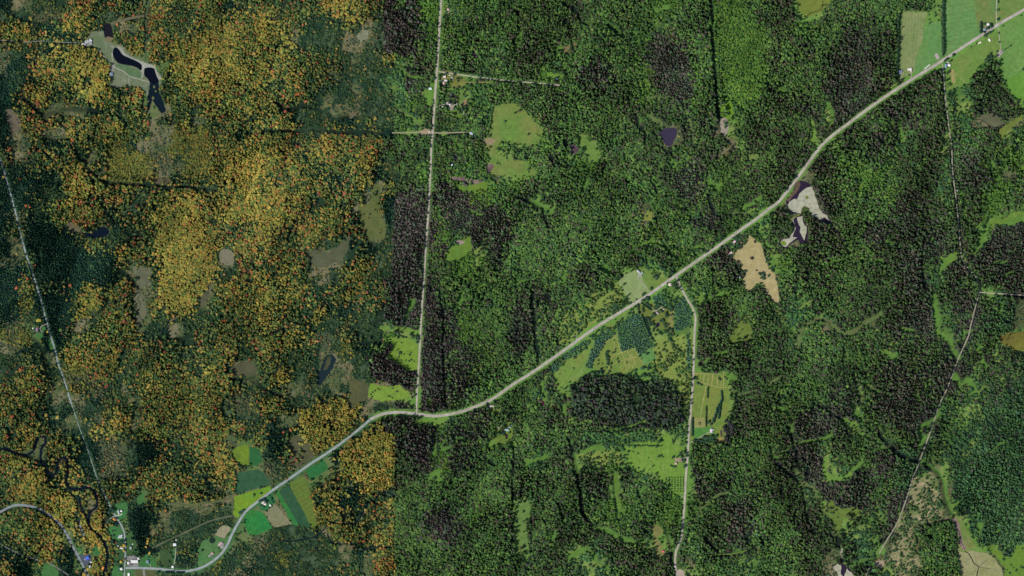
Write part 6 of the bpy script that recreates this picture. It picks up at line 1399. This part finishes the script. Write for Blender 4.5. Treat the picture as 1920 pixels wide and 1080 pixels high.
try:
    e2r = gt.nodes.new('FunctionNodeEulerToRotation'); gt.links.new(cx.outputs[0], e2r.inputs[0]); gt.links.new(e2r.outputs[0], iop.inputs['Rotation'])
except Exception:
    gt.links.new(cx.outputs[0], iop.inputs['Rotation'])
gt.links.new(iop.outputs[0], go.inputs[0])

single = np.zeros(N_, bool)
SINGLES = []
inside = (P[:, 0] > 4) & (P[:, 0] < 1916) & (P[:, 1] > 4) & (P[:, 1] < 1076)
for fsel, nwant in (((0,), 300), ((3,), 150), ((1, 4, 5), 150)):
    m = np.where(np.isin(fam, fsel) & inside & (kind < 5))[0]
    top = m[np.argsort(-rad[m])[:nwant]]
    single[top] = True; SINGLES += list(top)
for z in range(8):
    for fz in range(7):
        m = (zone == z) & (fam == fz) & ~single
        cnt = int(m.sum())
        if cnt < 40:
            if cnt: 
                # too few for a stand of their own: they join the main stand of the zone
                alt = 0 if z < 3 else 3
                fam[m] = alt
for z in range(8):
    for fz in range(7):
        m = np.where((zone == z) & (fam == fz) & ~single)[0]
        if not len(m): continue
        nm, lb, ct = FN[fz]
        me = D.meshes.new(nm); me.vertices.add(len(m))
        me.vertices.foreach_set('co', np.stack([wx[m], wy[m], np.zeros(len(m))], 1).astype(np.float32).ravel())
        a = me.attributes.new('kind_id', 'INT', 'POINT'); a.data.foreach_set('value', kind[m].astype(np.int32))
        a = me.attributes.new('turn', 'FLOAT', 'POINT'); a.data.foreach_set('value', rot[m].astype(np.float32))
        a = me.attributes.new('tree_scale', 'FLOAT_VECTOR', 'POINT'); a.data.foreach_set('vector', np.stack([rad[m], rad[m], hh[m]], 1).astype(np.float32).ravel())
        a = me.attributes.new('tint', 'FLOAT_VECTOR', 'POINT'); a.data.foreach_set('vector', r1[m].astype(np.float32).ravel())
        o = new_obj(nm, me); me.materials.append(LEAF)
        md = o.modifiers.new('trees', 'NODES'); md.node_group = gt
        tag(o, lb + ' ' + ZN[z], ct, None, 'stuff')
# the largest crowns of the woods stand as trees of their own
JOINED = []
for cm, tm in KINDS:
    bm = bmesh.new(); bm.from_mesh(cm); n0 = len(bm.faces); bm.from_mesh(tm)
    bm.faces.ensure_lookup_table()
    for f_ in bm.faces[n0:]: f_.material_index = 1
    mj = D.meshes.new('tree'); bm.to_mesh(mj); bm.free(); mj.materials.append(LEAF); mj.materials.append(BARK); JOINED.append(mj)
def cname(c):
    r_, g_, b_ = c
    if r_ > g_ * 2.0: return 'red'
    if r_ > g_ * 1.45: return 'orange'
    if r_ > g_ * 1.02 and r_ > .3: return 'golden'
    if r_ > g_ * .85: return 'brownish'
    if b_ > r_ * 1.0: return 'bluish green'
    return 'green'
for i in SINGLES:
    k = int(kind[i]); nm = 'maple_tree' if fam[i] == 0 and k < 3 else KNAME[k]
    o = D.objects.new(nm, JOINED[k]); col.objects.link(o)
    o.location = (wx[i], wy[i], 0); o.rotation_euler = (0, 0, rot[i]); o.scale = (rad[i], rad[i], hh[i])
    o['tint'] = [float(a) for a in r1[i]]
    cn = cname(r1[i]); what = {'maple_tree': 'maple', 'broadleaf_tree': 'broadleaf tree', 'conifer_tree': 'conifer'}[nm]
    tag(o, 'large wide crowned %s %s %s' % (cn, what, ZN[zone[i]]), 'tree', 'large %s %ss %s' % (cn, what, ZN[zone[i]]))
print('TREES', N_, 'objects', len(D.objects))
